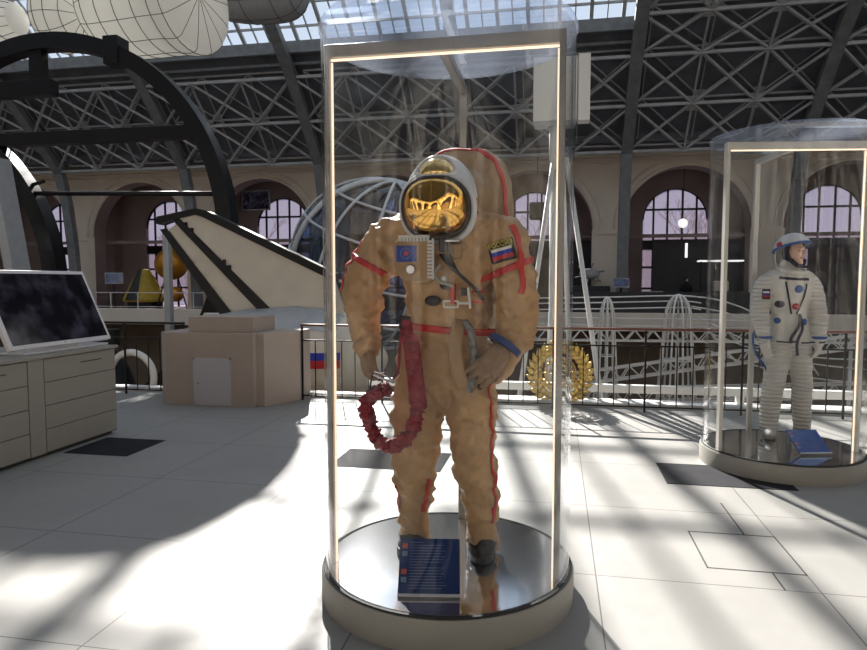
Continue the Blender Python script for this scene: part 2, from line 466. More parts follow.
# glazing bays
for i in range(len(edges)-1):
    x0, x1 = edges[i], edges[i+1]; s_ = S_B if x0 > 3.0 else S_A
    b = MB(); n = max(2, round((x1-x0)/.62))
    for k in range(n+1):
        x = x0 + (x1-x0)*k/n; s = s_
        while s < S_END-.01:
            e = min(s+2, S_END); (ya, za), (yb, zb) = prof(s, .6), prof(e, .6)
            hw_ = .15 if k % 2 else .05; b.beam((x, ya, za), (x, yb, zb), hw_, .07 + hw_*.4); s = e  # alternate rafters thickened so that their shadows streak the floor
    s = s_
    while s < S_END:
        y, z = prof(s, .6); b.beam((x0, y, z), (x1, y, z), .09, .09); s += 1.5
    o = struct(b.build('window_%d' % (20+i), 'grey_paint'))
    g = MB(); s = s_
    while s < S_END-.01:
        e = min(s+2, S_END); (ya, za), (yb, zb) = prof(s, .68), prof(e, .68)
        g.add([(x0, ya, za), (x1, ya, za), (x1, yb, zb), (x0, yb, zb)], [(0, 1, 2, 3)]); s = e
    g.build('window_pane', 'sky_glass', o, fix=False)
# main arched ribs (riveted box girders): vault plus the leg down to the gallery
for i, x in enumerate(ribs):
    b = MB(); path = [(32.6, -5.0), (32.6, 0.2), (32.45, 3.2), (32.1, 5.8)] + [prof(s, 0) for s in range(0, NS+1)]
    path = path + [(20-y, max(z, 0)) for y, z in path[3::-1]]
    for (ya, za), (yb, zb) in zip(path[:-1], path[1:]):
        b.beam((x, ya, za), (x, yb, zb), .34, .5, up=(1, 0, 0))
    struct(b.build('trim_%d' % (10+i), 'rib_steel'))
# lattice purlin trusses between the ribs: star nodes
def latt(b, x0, x1, off, s_end, wd):
    rows = [0.2, 3.6, 7.9]
    if s_end > 15: rows += [11.6, 15.6, 19.3]
    n = 3; P = lambda k, s: (x0 + (x1-x0)*k/n, *prof(s, off))
    for j, s in enumerate(rows):
        b.beam(P(0, s), P(n, s), wd*1.3, wd*1.3)
    for j in range(len(rows)-1):
        for k in range(n):
            b.beam(P(k, rows[j]), P(k+1, rows[j+1]), wd); b.beam(P(k, rows[j+1]), P(k+1, rows[j]), wd)
        for k in range(0, n+1):
            b.beam(P(k, rows[j]), P(k, rows[j+1]), wd*.8)
    for j in range(1, len(rows)-1):
        if j % 2:
            for k in range(1, n):
                p = V(P(k, rows[j])); (ya, za), (yb, zb) = prof(rows[j]-.5, off), prof(rows[j]+.5, off)
                b.beam((p.x, ya, za), (p.x, yb, zb), .42, .03, up=(0, .7, .7))
for i in range(len(edges)-1):
    x0, x1 = edges[i], edges[i+1]; s_ = S_B if x0 > 3.0 else S_A
    b = MB(); latt(b, x0, x1, -.05, s_, .10); struct(b.build('trim_%d' % (30+i), 'roof_steel'))
    b = MB(); latt(b, x0+.45, x1+.1, .45, s_, .06); struct(b.build('trim_%d' % (50+i), 'roof_steel'))
# floor inlays and service hatch outlines
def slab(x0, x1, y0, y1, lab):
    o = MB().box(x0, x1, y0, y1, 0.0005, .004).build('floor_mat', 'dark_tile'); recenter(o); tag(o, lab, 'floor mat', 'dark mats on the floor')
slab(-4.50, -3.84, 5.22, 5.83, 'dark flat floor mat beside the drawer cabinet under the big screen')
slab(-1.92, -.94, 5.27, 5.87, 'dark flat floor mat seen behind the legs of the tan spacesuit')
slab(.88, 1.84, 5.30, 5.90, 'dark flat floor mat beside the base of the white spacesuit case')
b = MB()
for (x0, x1, y0, y1) in ((.85, 1.36, 3.755, 3.765), (.85, 1.36, 4.295, 4.305), (.845, .855, 3.755, 4.305), (1.355, 1.365, 3.755, 4.305)):
    b.box(x0, x1, y0, y1, .0003, .0015)
struct(b.build('trim_6', 'seam'))
b = MB().box(1.18, 1.19, 4.305, 4.9, .0003, .0015).box(1.18, 1.19, 3.55, 3.755, .0003, .0015)
struct(b.build('trim_7', 'seam'))

# ------------------------------------------------------------------ DISPLAY CASES
mat('alu_sunlit', (.62, .60, .55), .4, .25)  # lit copy of alu: sun reflected by the rear frame put into the colour
def make_case(label, loc, rz, dx=0, am='alu'):
    t = thing('display_case', label, 'display case', loc, rz)
    RB, RG = .652, .628
    MB().lathe([(0, 0), (RB, 0), (RB, .135), (RB-.006, .148), (RB-.02, .152), (0, .152)], seg=96).build('plinth', 'case_base', t, smooth=True, merge=True)
    MB().lathe([(RB-.010, .150), (RB-.010, .160), (RG+.002, .162), (RG+.002, .150)], seg=96).build('rim', 'rubber', t, smooth=True)
    MB().lathe([(0, .158), (RG-.013, .158), (RG-.013, .150), (0, .150)], seg=96).build('deck', 'mirror_steel', t, smooth=True, merge=True)
    H = 2.80
    MB().lathe([(RG, .16), (RG, H), (RG-.012, H), (RG-.012, .16), (RG, .16)], seg=128).build('glass_tube', 'case_glass', t, smooth=True, merge=True)
    MB().lathe([(0, H), (RG+.006, H), (RG+.010, H+.012), (RG+.006, H+.024), (0, H+.024)], seg=128).build('glass_lid', 'cap_glass', t, smooth=True, merge=True)
    cyy = -.18
    zt = 2.685
    for s in (-1, 1):
        x0, x1 = sorted((dx+s*.549, dx+s*.579))
        pw = MB().box(x0, x1, cyy-.035, cyy+.035, .158, zt).build('post', am, t, bevel=.004)
        x0, x1 = sorted((dx+s*.541, dx+s*.5485))
        MB().box(x0, x1, cyy-.005, cyy+.005, .16, zt-.022).build('light_strip', 'led', pw)
    bm_ = MB().box(dx-.579, dx+.579, cyy-.035, cyy+.035, zt-.005, zt+.055).build('top_beam', am, t, bevel=.004)
    MB().box(dx-.5485, dx+.5485, cyy-.005, cyy+.005, zt-.014, zt-.0055).build('light_strip', 'led', bm_)
    MB().box(dx-.022, dx+.022, .535, .575, .158, zt+.03).build('rear_post', am, t, bevel=.004)
    MB().box(dx-.022, dx+.022, cyy, .56, zt, zt+.05).build('cross_beam', am, t, bevel=.004)
    return t
CASE1 = (-.548, 3.29, 0)
CASE2 = (1.94, 6.08, 0)
make_case('big cylindrical glass case in the foreground holding the tan spacesuit', CASE1, 0)
c2 = make_case('cylindrical glass case further back on the right holding the white spacesuit', CASE2, R(8), -.03, 'alu_sunlit')

# ------------------------------------------------------------------ TAN SPACESUIT
def remeshed(mb, voxel, fn, name, m, parent, smoothit=4):
    o = mb.build('tmp', 'suit_tan', fix=True)
    md = o.modifiers.new('r', 'REMESH'); md.mode = 'VOXEL'; md.voxel_size = voxel; md.use_smooth_shade = True
    s = o.modifiers.new('s', 'SMOOTH'); s.iterations = smoothit; s.factor = .6
    dg = bpy.context.evaluated_depsgraph_get(); me = bpy.data.meshes.new_from_object(o.evaluated_get(dg))
    bpy.data.objects.remove(o)
    me.materials.clear(); me.materials.append(MATS[m])
    if fn:
        me.update(); new = []
        nn = [v.normal.copy() for v in me.vertices]
        for v, n in zip(me.vertices, nn):
            v.co = v.co + n * fn(v.co, n)
        bm = bmesh.new(); bm.from_mesh(me)
        for _ in range(2): bmesh.ops.smooth_vert(bm, verts=bm.verts, factor=.5, use_axis_x=True, use_axis_y=True, use_axis_z=True)
        bm.to_mesh(me); bm.free()
    for p in me.polygons: p.use_smooth = True; p.material_index = 0
    me.name = name
    r = bpy.data.objects.new(name, me); col.objects.link(r)
    if parent: r.parent = parent
    return r
def chain(mb, pts, n=5, seg=20, ref=(0, 1, 0)):
    """pts: (x, y, z, rx, ry) -> smooth tapering limb; ry is the radius along ref, rx across"""
    P = catmull([p[:3] for p in pts], n); Rr = catmull([(p[3], p[4], 0) for p in pts], n)
    mb.tube(P, [(r.y, r.x) for r in Rr], seg, ref=ref)
    mb.ball(P[0], (min(Rr[0].x, Rr[0].y)*.98,)*3, su=14, sv=8); mb.ball(P[-1], (min(Rr[-1].x, Rr[-1].y)*.98,)*3, su=14, sv=8)

def folds(p, n):
    z = p.z; limb = 1.0 if (z < 1.0 or abs(p.x) > .29) else .62
    w_ = noise.noise(p*3.1)*.10
    q = V((p.x*3.6 + 3.1, p.y*3.6, (z + w_)*10 + p.x*6))
    a = noise.noise(q); rid = (max(0, .42 - abs(a)*1.7)**1.2 - .12) * .070
    q2 = V((p.x*8, p.y*8 + 4, (z - w_)*24 - p.x*14)); b2 = (max(0, .4-abs(noise.noise(q2))*1.6)-.1) * .034
    c = noise.noise(V((p.x*7+9, p.y*7, z*4))) * .016
    k = 0
    for zz, amp in ((.60, .004), (.34, .006), (.21, .006), (.90, .005), (1.06, .004)):   # bunching at knee, calf, ankle, hip
        k += amp * math.exp(-((z-zz)/.05)**2) * math.sin((z + .25*noise.noise(p*6) + .08*p.x) * 120)
    if abs(p.x) > .29 and 1.1 < z < 1.5: k += .006 * math.sin((z + .10*noise.noise(p*7) + .3*p.y) * 95) * (1 if z < 1.38 else .4)
    return limb * (rid + b2 + c) + k

t = thing('spacesuit', 'tan orange spacesuit with gold mirrored visor and red stripes in the foreground case', 'spacesuit', (-.57, 3.36, .158), R(-2))
S1 = t
b = MB()
chain(b, [(-.01, .02, .88, .19, .15), (-.012, .01, 1.0, .255, .185), (0, 0, 1.14, .225, .18), (.005, 0, 1.32, .212, .19), (0, 0, 1.45, .225, .215),
          (0, .01, 1.58, .285, .22), (0, .03, 1.70, .27, .21), (0, .05, 1.80, .19, .17)], seg=32)
chain(b, [(-.12, .0, .94, .135, .15), (-.15, -.005, .78, .135, .145), (-.163, -.015, .6, .125, .13), (-.165, -.01, .44, .118, .12), (-.17, .005, .30, .10, .11), (-.175, .01, .17, .086, .09), (-.175, .01, .068, .094, .097)])
chain(b, [(.12, .0, .94, .135, .15), (.148, -.01, .78, .132, .14), (.15, -.03, .6, .12, .13), (.165, -.02, .44, .112, .115), (.185, 0, .30, .098, .105), (.197, .01, .17, .083, .088), (.2, .01, .068, .090, .094)])
# arms: photo-left hangs down, photo-right bends in at the wrist
chain(b, [(-.20, .03, 1.66, .15, .15), (-.31, .02, 1.62, .145, .15), (-.405, .0, 1.52, .122, .135), (-.45, -.02, 1.39, .106, .12), (-.445, -.04, 1.25, .092, .10), (-.418, -.08, 1.16, .076, .08), (-.392, -.12, 1.085, .054, .054)])
chain(b, [(.20, .03, 1.66, .15, .15), (.29, .02, 1.62, .145, .15), (.345, .0, 1.52, .122, .135), (.368, -.02, 1.40, .112, .125), (.378, -.04, 1.27, .105, .115), (.37, -.09, 1.17, .09, .10), (.335, -.15, 1.11, .066, .075)])
body = remeshed(b, .0125, folds, 'suit_body', 'suit_tan', t, 5)
bv = BVHTree.FromPolygons([v.co for v in body.data.vertices], [p.vertices for p in body.data.polygons])

def ribbon(name, m, pts, w, parent, centre_fn, lift=.006, n=8, label=None, thick=.004, bvh=None, reach=.7):
    """a tape laid on the body: pts are rough positions, projected on the surface; centre_fn(p) -> axis point"""
    bvh = bvh or bv
    P = catmull(pts, n); L = []; Rr = []
    for i, p in enumerate(P):
        c = V(centre_fn(p)); d = (p - c).normalized()
        hit = bvh.ray_cast(c + d*reach, -d)
        q = hit[0] if hit[0] else p
        nn = hit[1] if hit[0] else d
        L.append((q, (nn*.4 + d*.6).normalized()))
    vs = []; fs = []
    for i, (q, d) in enumerate(L):
        tng = (L[min(i+1, len(L)-1)][0] - L[max(i-1, 0)][0])
        if tng.length < 1e-6: tng = V((0, 0, 1))
        s = tng.normalized().cross(d).normalized() * (w/2)
        for k in (-1, -.33, .33, 1):
            e = q + s*k; c = V(centre_fn(e)); dd = (e-c).normalized(); h = bvh.ray_cast(c + dd*reach, -dd)
            base = h[0] if h[0] and (h[0]-e).length < .05 else e
            vs.append(base + dd*lift)
    for i in range(len(L)-1):
        for k in range(3): fs.append((i*4+k, i*4+k+1, i*4+k+5, i*4+k+4))
    o = MB().add(vs, fs).build(name, m, parent, smooth='all')
    sd_ = o.modifiers.new('s', 'SOLIDIFY'); sd_.thickness = thick; sd_.offset = 0
    if label: o['label'] = label
    return o
def ring_pts(c, rx, ry, tilt=(0, 0), n=16, a0=0, a1=2*PI):
    return [(c[0]+rx*math.cos(a0+(a1-a0)*k/n), c[1]+ry*math.sin(a0+(a1-a0)*k/n), c[2]+tilt[0]*math.cos(a0+(a1-a0)*k/n)+tilt[1]*math.sin(a0+(a1-a0)*k/n)) for k in range(n+1)]
torso_axis = lambda p: (0, .01, p.z)
# waist tape, arm bands, arm and leg stripes
ribbon('waist_tape', 'red_tape', ring_pts((0, 0, 1.20), .25, .2, (-.02, 0)), .034, t, torso_axis, n=3, reach=.30)
armL = lambda p: (-.40 if p.z > 1.45 else -.445, 0, p.z)
armR = lambda p: (.345 if p.z > 1.45 else .37, -.02, p.z)
ribbon('arm_band', 'red_tape', ring_pts((-.40, 0, 1.515), .14, .14, (-.075, -.02), 12, R(130), R(325)), .03, t, lambda p: (-.40, 0, p.z*.3+1.515*.7), n=3, reach=.22)
ribbon('arm_band', 'red_tape', ring_pts((.345, 0, 1.505), .14, .14, (.055, .0), 12, R(215), R(410)), .032, t, lambda p: (.345, 0, p.z*.3+1.505*.7), n=3, reach=.22)
ribbon('arm_stripe', 'red_tape', [(-.50, -.05, 1.66), (-.52, -.06, 1.56), (-.56, -.07, 1.46), (-.56, -.08, 1.38)], .026, t, armL)
ribbon('arm_stripe', 'red_tape', [(.36, -.16, 1.72), (.42, -.17, 1.66), (.43, -.18, 1.56), (.44, -.19, 1.46), (.42, -.19, 1.38)], .030, t, armR)
ribbon('leg_stripe', 'red_tape', [(.30, -.10, .95), (.30, -.10, .8), (.285, -.09, .65), (.28, -.08, .5), (.285, -.06, .35), (.29, -.05, .18)], .018, t, lambda p: (.155 if p.z > .4 else .19, -.01, p.z))
ribbon('leg_stripe', 'red_tape', [(-.02, -.10, .40), (-.05, -.10, .30), (-.08, -.08, .22)], .02, t, lambda p: (-.17, 0, p.z))
ribbon('leg_stripe', 'red_tape', [(-.27, -.10, .36), (-.27, -.09, .28), (-.27, -.07, .20)], .012, t, lambda p: (-.17, 0, p.z))

# backpack
b = MB()
def rbox(b, cx, cy, z0, z1, hx, hy, pw=.5, n=10, seg=28):
    vs = []; rings = []
    for i in range(n+1):
        u = -1 + 2*i/n; z = (z0+z1)/2 + (z1-z0)/2 * math.copysign(abs(math.sin(u*PI/2))**.9, u); k = max(.02, (1-abs(math.sin(u*PI/2))**5))**.5
        rings.append([(cx + math.copysign(abs(math.cos(2*PI*j/seg))**pw, math.cos(2*PI*j/seg))*hx*k, cy + math.copysign(abs(math.sin(2*PI*j/seg))**pw, math.sin(2*PI*j/seg))*hy*k, z) for j in range(seg)])
    b.add([v for r in rings for v in r], [(i*seg+j, i*seg+(j+1) % seg, (i+1)*seg+(j+1) % seg, (i+1)*seg+j) for i in range(n) for j in range(seg)] + [tuple(range(seg))[::-1], tuple(n*seg+j for j in range(seg))])
rbox(b, .045, .27, 1.12, 2.18, .275, .15, .55)
rbox(b, .02, .12, 1.5, 2.04, .21, .15, .6)
pack = remeshed(b, .014, lambda p, n: (.3-abs(noise.noise(V((p.x*7, p.y*7, p.z*5))))) * .022 + (.25-abs(noise.noise(V((p.x*18, p.y*10, p.z*12)))))*.01, 'backpack', 'suit_pack', t, 6)
bp = BVHTree.FromPolygons([v.co for v in pack.data.vertices], [p.vertices for p in pack.data.polygons])
ribbon('piping', 'red_tape', [(-.20, .20, 1.6), (-.20, .2, 1.9), (-.14, .2, 2.1), (0, .19, 2.2), (.13, .19, 2.17), (.22, .17, 2.08), (.28, .16, 1.9), (.29, .16, 1.7), (.30, .15, 1.45)], .022, pack,
       lambda p: (.045, .27, min(p.z, 1.9)), lift=.004, bvh=bp)
b = MB(); chain(b, [(-.17, .05, 1.72, .05, .05), (-.16, .1, 1.86, .06, .05), (-.09, .12, 1.98, .05, .05)]); b.build('shoulder_strap', 'suit_pack', t, smooth='all')

# helmet
HC = V((0, -.10, 1.835))
hm = thing('helmet', None, None, (0, 0, 0)); hm.parent = t
for k in ('label', 'category'):
    if k in hm: del hm[k]
bpy.data.objects.remove(hm)
b = MB()
tilt = Matrix.Rotation(R(8), 3, 'X')
b.ball(HC + V((0, 0, .008)), (.182, .195, .228), tilt, 36, 24)
b.lathe([(.16, -.22), (.17, -.17), (.165, -.12)], HC, 32)
def notch(p, n):
    # brow ledge above the visor
    q = p - HC
    return .004 * math.exp(-((q.z-.115)/.02)**2) if q.y < 0 else 0
hs = remeshed(b, .011, notch, 'helmet_shell', 'helmet_white', t, 3)
# recess rim round the visor and the gold bowl itself, facing the visitor
vc = HC + V((0, -.085, -.042))
def rim_pts(rx, rz, dy, n=40):
    out = []
    for k in range(n):
        a = 2*PI*k/n; x = math.copysign(abs(math.cos(a))**.82, math.cos(a))*rx; z = math.copysign(abs(math.sin(a))**.88, math.sin(a))*rz
        out.append(vc + V((x, dy + .28*abs(x)**1.6 - .030*z/rz, z)))
    return out
MB().tube(rim_pts(.160, .138, -.070), .0150, 10, closed=True).build('visor_rim', 'visor_rim', hs, smooth='all')
MB().tube(rim_pts(.174, .158, -.030), .021, 10, closed=True).build('visor_frame', 'helmet_white', hs, smooth='all')
vis = MB(); su, sv = 48, 20; vs = [vc + V((0, -.172, 0))]; fs = []
rp = rim_pts(.155, .133, -.066, su)
for j in range(1, sv+1):
    u = j/sv
    for k in range(su):
        p = rp[k]; r_ = V((p.x-vc.x, 0, p.z-vc.z))*u; yb = (p.y-vc.y)
        y = -.172*math.sqrt(max(0, 1-u*u*.98)) + yb*u**3*1.0
        vs.append(vc + V((r_.x, y, r_.z)))
for k in range(su): fs.append((0, 1+k, 1+(k+1) % su))
for j in range(sv-1):
    for k in range(su): fs.append((1+j*su+k, 1+(j+1)*su+k, 1+(j+1)*su+(k+1) % su, 1+j*su+(k+1) % su))
vis.add(vs, fs).build('visor', 'visor_gold', hs, smooth='all')['label'] = 'gold mirrored visor'
hb = BVHTree.FromPolygons([v.co for v in hs.data.vertices], [p.vertices for p in hs.data.polygons])
def on_shell(x, v, lift):
    d = V((x, -.66 + v*.8, .72 + v*.75)); d.normalize(); h = hb.ray_cast(HC + d*.6, -d); return h[0] + d*lift
wv_ = []; wf = []
for j in range(9):
    for k in range(32):
        a = 2*PI*k/32; q = j/8; wv_.append(on_shell(.46*q*math.cos(a), .25*q*math.sin(a) - .03*q*math.cos(a)**2, -.002 + .020*(1-q*q)))
for j in range(8):
    for k in range(32): wf.append((j*32+k, j*32+(k+1) % 32, (j+1)*32+(k+1) % 32, (j+1)*32+k))
MB().add(wv_, wf).build('top_window', 'window_gold', hs, smooth='all', merge=True)
MB().tube([on_shell(.50*math.cos(2*PI*k/40), .28*math.sin(2*PI*k/40) - .03*math.cos(2*PI*k/40)**2, .003) for k in range(40)], .009, 8, closed=True).build('window_frame', 'helmet_white', hs, smooth='all')
for s in (-1, 1):
    MB().box(s*.182-.017, s*.182+.017, -.20, -.14, 1.775, 1.845).build('visor_hinge', 'suit_flap', hs, bevel=.006)
b = MB(); b.tube(ring_pts((0, -.06, 1.655), .17, .16, (0, .06)), .028, 10); b.build('neck_ring', 'suit_flap', t, smooth='all')

# chest box with badge, white lacing and round knob
cb = MB(); poly = [(-.20, 1.63), (-.17, 1.655), (-.03, 1.65), (-.005, 1.60), (-.005, 1.45), (-.03, 1.432), (-.09, 1.425), (-.17, 1.455), (-.205, 1.52)]
cb.prism([(x, -.285, z) for x, z in poly], (0, .12, 0)); chest = cb.build('chest_box', 'suit_flap', t, bevel=.015)
lc = MB()
for k in range(9): lc.box(-.17+.017*k, -.158+.017*k, -.294, -.284, 1.632, 1.655)
lc.box(-.175, -.02, -.292, -.284, 1.650, 1.662)
for k in range(11): lc.box(-.03, -.002, -.294, -.284, 1.455+.017*k, 1.466+.017*k)
lc.box(-.008, .002, -.292, -.284, 1.45, 1.645)
lc.build('lacing', 'white_cloth', chest)
bd = MB().box(-.185, -.085, -.291, -.284, 1.535, 1.612).build('badge', 'badge_blue', chest, bevel=.002)
MB().tube([(-.135+.026*math.cos(2*PI*k/24), -.293, 1.575+.026*math.sin(2*PI*k/24)) for k in range(24)], .0028, 6, closed=True).build('badge_ring', 'print_pale', bd)
st = MB(); pts = []
for k in range(10): a = PI/2 + PI*k/5; r_ = .017 if k % 2 == 0 else .008; pts.append((-.135+r_*math.cos(a), -.2925, 1.575+r_*math.sin(a)))
st.prism(pts, (0, .002, 0)).build('badge_star', 'badge_red', bd)
MB().lathe([(0, -.016), (.02, -.016), (.026, 0)], (0, 0, 0), 24).build('knob', 'steel', chest, smooth=True).matrix_local = Matrix.Translation((-.112, -.286, 1.497)) @ Matrix.Rotation(R(-90), 4, 'X')
# control gear on the breast
fit = MB()
def rod(b, p, q, r, seg=8): b.tube([p, q], r, seg)
mc = MB().box(.02, .065, -.275, -.2, 1.58, 1.65).build('connector', 'dark_plastic', t, bevel=.008)
MB().box(.055, .125, -.285, -.22, 1.628, 1.64).build('lever', 'steel', t, bevel=.003)
MB().box(.085, .125, -.26, -.2, 1.55, 1.62).build('pocket', 'suit_flap', t, bevel=.01)
b = MB()
for k in range(5):
    b.tube(catmull([(.02+.012*k, -.23, 1.57), (.07+.012*k, -.275, 1.52-.01*k), (.14+.012*k, -.26, 1.46-.012*k), (.20+.008*k, -.22, 1.40-.012*k)], 6), .007, 6)
b.build('hose_bundle', 'dark_plastic', t, smooth='all')
b = MB(); b.tube(catmull([(.02, -.25, 1.52), (.0, -.27, 1.48), (.03, -.28, 1.44), (.09, -.27, 1.42)], 6), .011, 8); b.build('pressure_hose', 'glove_grey', t, smooth='all')
MB().ball((.045, -.27, 1.45), (.014, .012, .018)).build('valve', 'white_paint', t, smooth='all')
MB().ball((.055, -.262, 1.42), (.03, .022, .02)).build('connector', 'boot_black', t, smooth='all')
MB().ball((-.02, -.215, 1.345), (.042, .025, .026)).build('pressure_gauge', 'boot_black', t, smooth='all')
MB().box(.075, .092, -.245, -.2, 1.33, 1.43).build('pull_tape', 'red_tape', t)
b = MB()
for p, q in (((.04, 1.345), (.11, 1.345)), ((.11, 1.345), (.11, 1.315)), ((.11, 1.315), (.04, 1.315)), ((.04, 1.315), (.04, 1.345))): rod(b, (p[0], -.24, p[1]), (q[0], -.24, q[1]), .0045)
b.build('buckle', 'white_paint', t)
b = MB().box(.125, .15, -.235, -.2, 1.37, 1.41); b.build('connector', 'dark_plastic', t, bevel=.003)
b = MB(); rod(b, (.16, -.24, 1.41), (.17, -.235, 1.31), .006); rod(b, (.11, -.24, 1.335), (.165, -.24, 1.335), .006); b.build('handle', 'white_paint', t)
MB().box(.175, .225, -.215, -.19, 1.385, 1.397).build('strap', 'red_tape', t); MB().box(.175, .225, -.215, -.19, 1.335, 1.347).build('strap', 'red_tape', t)
# side flap strip: woolly cord loop hung at the belt, with a tan flap beside it
b = MB(); b.tube(catmull([(.14, -.215, 1.245), (.172, -.235, 1.20), (.186, -.235, 1.12), (.188, -.235, 1.03), (.176, -.225, .95), (.165, -.215, .90)], 6), [(.014, .018)]*31, 10, ref=(0, 1, 0)); b.build('hanging_cord', 'fur_strip', t, smooth='all')
b = MB(); P = catmull([(.115, -.20, 1.25), (.105, -.235, 1.19), (.10, -.245, 1.10), (.115, -.24, 1.0), (.135, -.22, .92)], 6); b.tube(P, [(.012, .034)]*len(P), 12, ref=(0, 1, 0)); b.build('hip_flap', 'suit_flap', t, smooth='all')
# red ruched tether
hp = [(-.160, -.22, 1.25), (-.126, -.235, 1.129), (-.106, -.25, 1.006), (-.092, -.25, .884), (-.096, -.245, .785), (-.13, -.25, .69), (-.185, -.26, .628), (-.245, -.265, .622), (-.303, -.26, .652), (-.34, -.26, .725), (-.35, -.26, .80), (-.330, -.265, .855), (-.285, -.27, .893), (-.228, -.265, .925)]
P = catmull(hp, 14); b = MB(); rr = []
for i, p in enumerate(P):
    u = i/len(P); flat = u < .28
    base = (.043 if flat else .026) if u > .05 else .026
    if u > .86: base = .026
    ru = 0 if flat else (.010*noise.noise(V((i*.55, 3, 1))) + .004)
    rr.append(((.018 if flat else base)+ru, base+ru*1.2))
    P[i] = p + V((noise.noise(p*14)*.012, 0, noise.noise(p*14+V((3, 3, 3)))*.008))*(0 if flat else 1)
b.tube(P, rr, 18, ref=(0, 1, 0)); tether = b.build('tether', 'hose_red', t, smooth='all')
tn = [v.normal.copy() for v in tether.data.vertices]
for v, n_ in zip(tether.data.vertices, tn):
    if v.co.z < .86 or v.co.x < -.2: v.co += n_ * ((.35-abs(noise.noise(v.co*26)))*.020 + noise.noise(v.co*48)*.016)
b = MB(); b.tube(catmull([(-.225, -.25, .94), (-.196, -.235, .994), (-.186, -.23, 1.10), (-.18, -.22, 1.20), (-.17, -.21, 1.25)], 8), .0075, 8); b.build('cord', 'hose_red', tether, smooth='all')
MB().box(-.19, -.135, -.235, -.19, 1.20, 1.27).build('clamp', 'boot_black', tether, bevel=.01)
b = MB()
b.tube(catmull([(-.20, -.27, .945), (-.25, -.30, .985), (-.295, -.31, 1.0)], 6), .005, 8)
b.tube(catmull([(-.205, -.27, .94), (-.26, -.30, .965), (-.30, -.31, .985)], 6), .005, 8)
b.build('clasp', 'steel', tether, smooth='all')
b = MB(); b.tube(catmull([(-.345, -.17, .97), (-.345, -.22, .91), (-.325, -.255, .875)], 6), .005, 8); b.build('clasp', 'dark_iron', tether, smooth='all')

# gloves
def glove(name, parent, wrist, dirv, palmn, size, curl, m='glove_tan', vox=.0048, mirror=1, tips=None):
    d = V(dirv).normalized(); n = V(palmn).normalized(); n = (n - d*n.dot(d)).normalized(); s = d.cross(n) * mirror
    wv = V(wrist); b = MB(); z = size
    chain(b, [(*(wv), .045*z, .04*z), (*(wv+d*.05*z), .045*z, .035*z), (*(wv+d*.09*z), .05*z, .030*z)], ref=tuple(n))
    roots = []
    for i, (off, L) in enumerate(((-.041, .066), (-.0135, .078), (.0135, .075), (.040, .062))):
        p0 = wv + d*.085*z + s*off*z; p = p0; a = 0; pts = [p0 - d*.02*z, p0]
        for j in range(3):
            a += curl * (1 if j else .7); p = p + (d*math.cos(a) + n*math.sin(a) + s*off*.5)*(L/2.4)*z; pts.append(p.copy())
        rr = [.0115*z, .0120*z, .0112*z, .0108*z, .0095*z]
        b.tube(pts, rr, 10); b.ball(pts[-1], .0108*z, su=10, sv=6)
        roots.append(pts[-1])
    th = [wv + d*.03*z - s*.03*z, wv + d*.055*z - s*.055*z + n*.012*z, wv + d*.085*z - s*.062*z + n*.03*z, wv + d*.11*z - s*.052*z + n*.045*z]
    b.tube(th, [.018*z, .016*z, .014*z, .012*z], 10); b.ball(th[-1], .0125*z, su=10, sv=6)
    o = remeshed(b, vox, None, name, m, parent, 1)
    tp = MB()
    for r_ in roots + [th[-1]]: tp.ball(r_, .0125*z, su=10, sv=6)
    if tips: tp.build('fingertips', tips, o, smooth='all')
    return o
g1 = glove('glove', t, (-.388, -.135, 1.08), (.20, -.28, -1), (.5, .8, -.1), 1.05, .55, mirror=1, tips='boot_black')
g2 = glove('glove', t, (.315, -.215, 1.10), (-.62, -.25, -.74), (-.5, .75, -.25), 1.3, .42, mirror=-1, tips='boot_black')
b = MB(); chain(b, [(.350, -.13, 1.13, .080, .085), (.335, -.14, 1.06, .062, .06), (.31, -.14, 1.00, .05, .045), (.29, -.14, .96, .03, .03)]); cf = remeshed(b, .011, lambda p, n: (.3-abs(noise.noise(p*16)))*.02, 'gauntlet', 'suit_tan', t, 3)
wb = MB(); wm = Matrix.Translation((.332, -.175, 1.13)) @ Matrix.Rotation(R(34), 4, 'Y') @ Matrix.Rotation(R(-16), 4, 'X')
wb.lathe([(.078, -.018), (.087, -.015), (.087, .015), (.078, .018)], seg=32); ob = wb.build('wrist_band', 'blue_band', t, smooth=True); ob.matrix_local = wm
b = MB(); chain(b, [(-.398, -.11, 1.115, .062, .064), (-.390, -.125, 1.08, .058, .058)]); b.build('cuff', 'suit_flap', t, smooth='all')
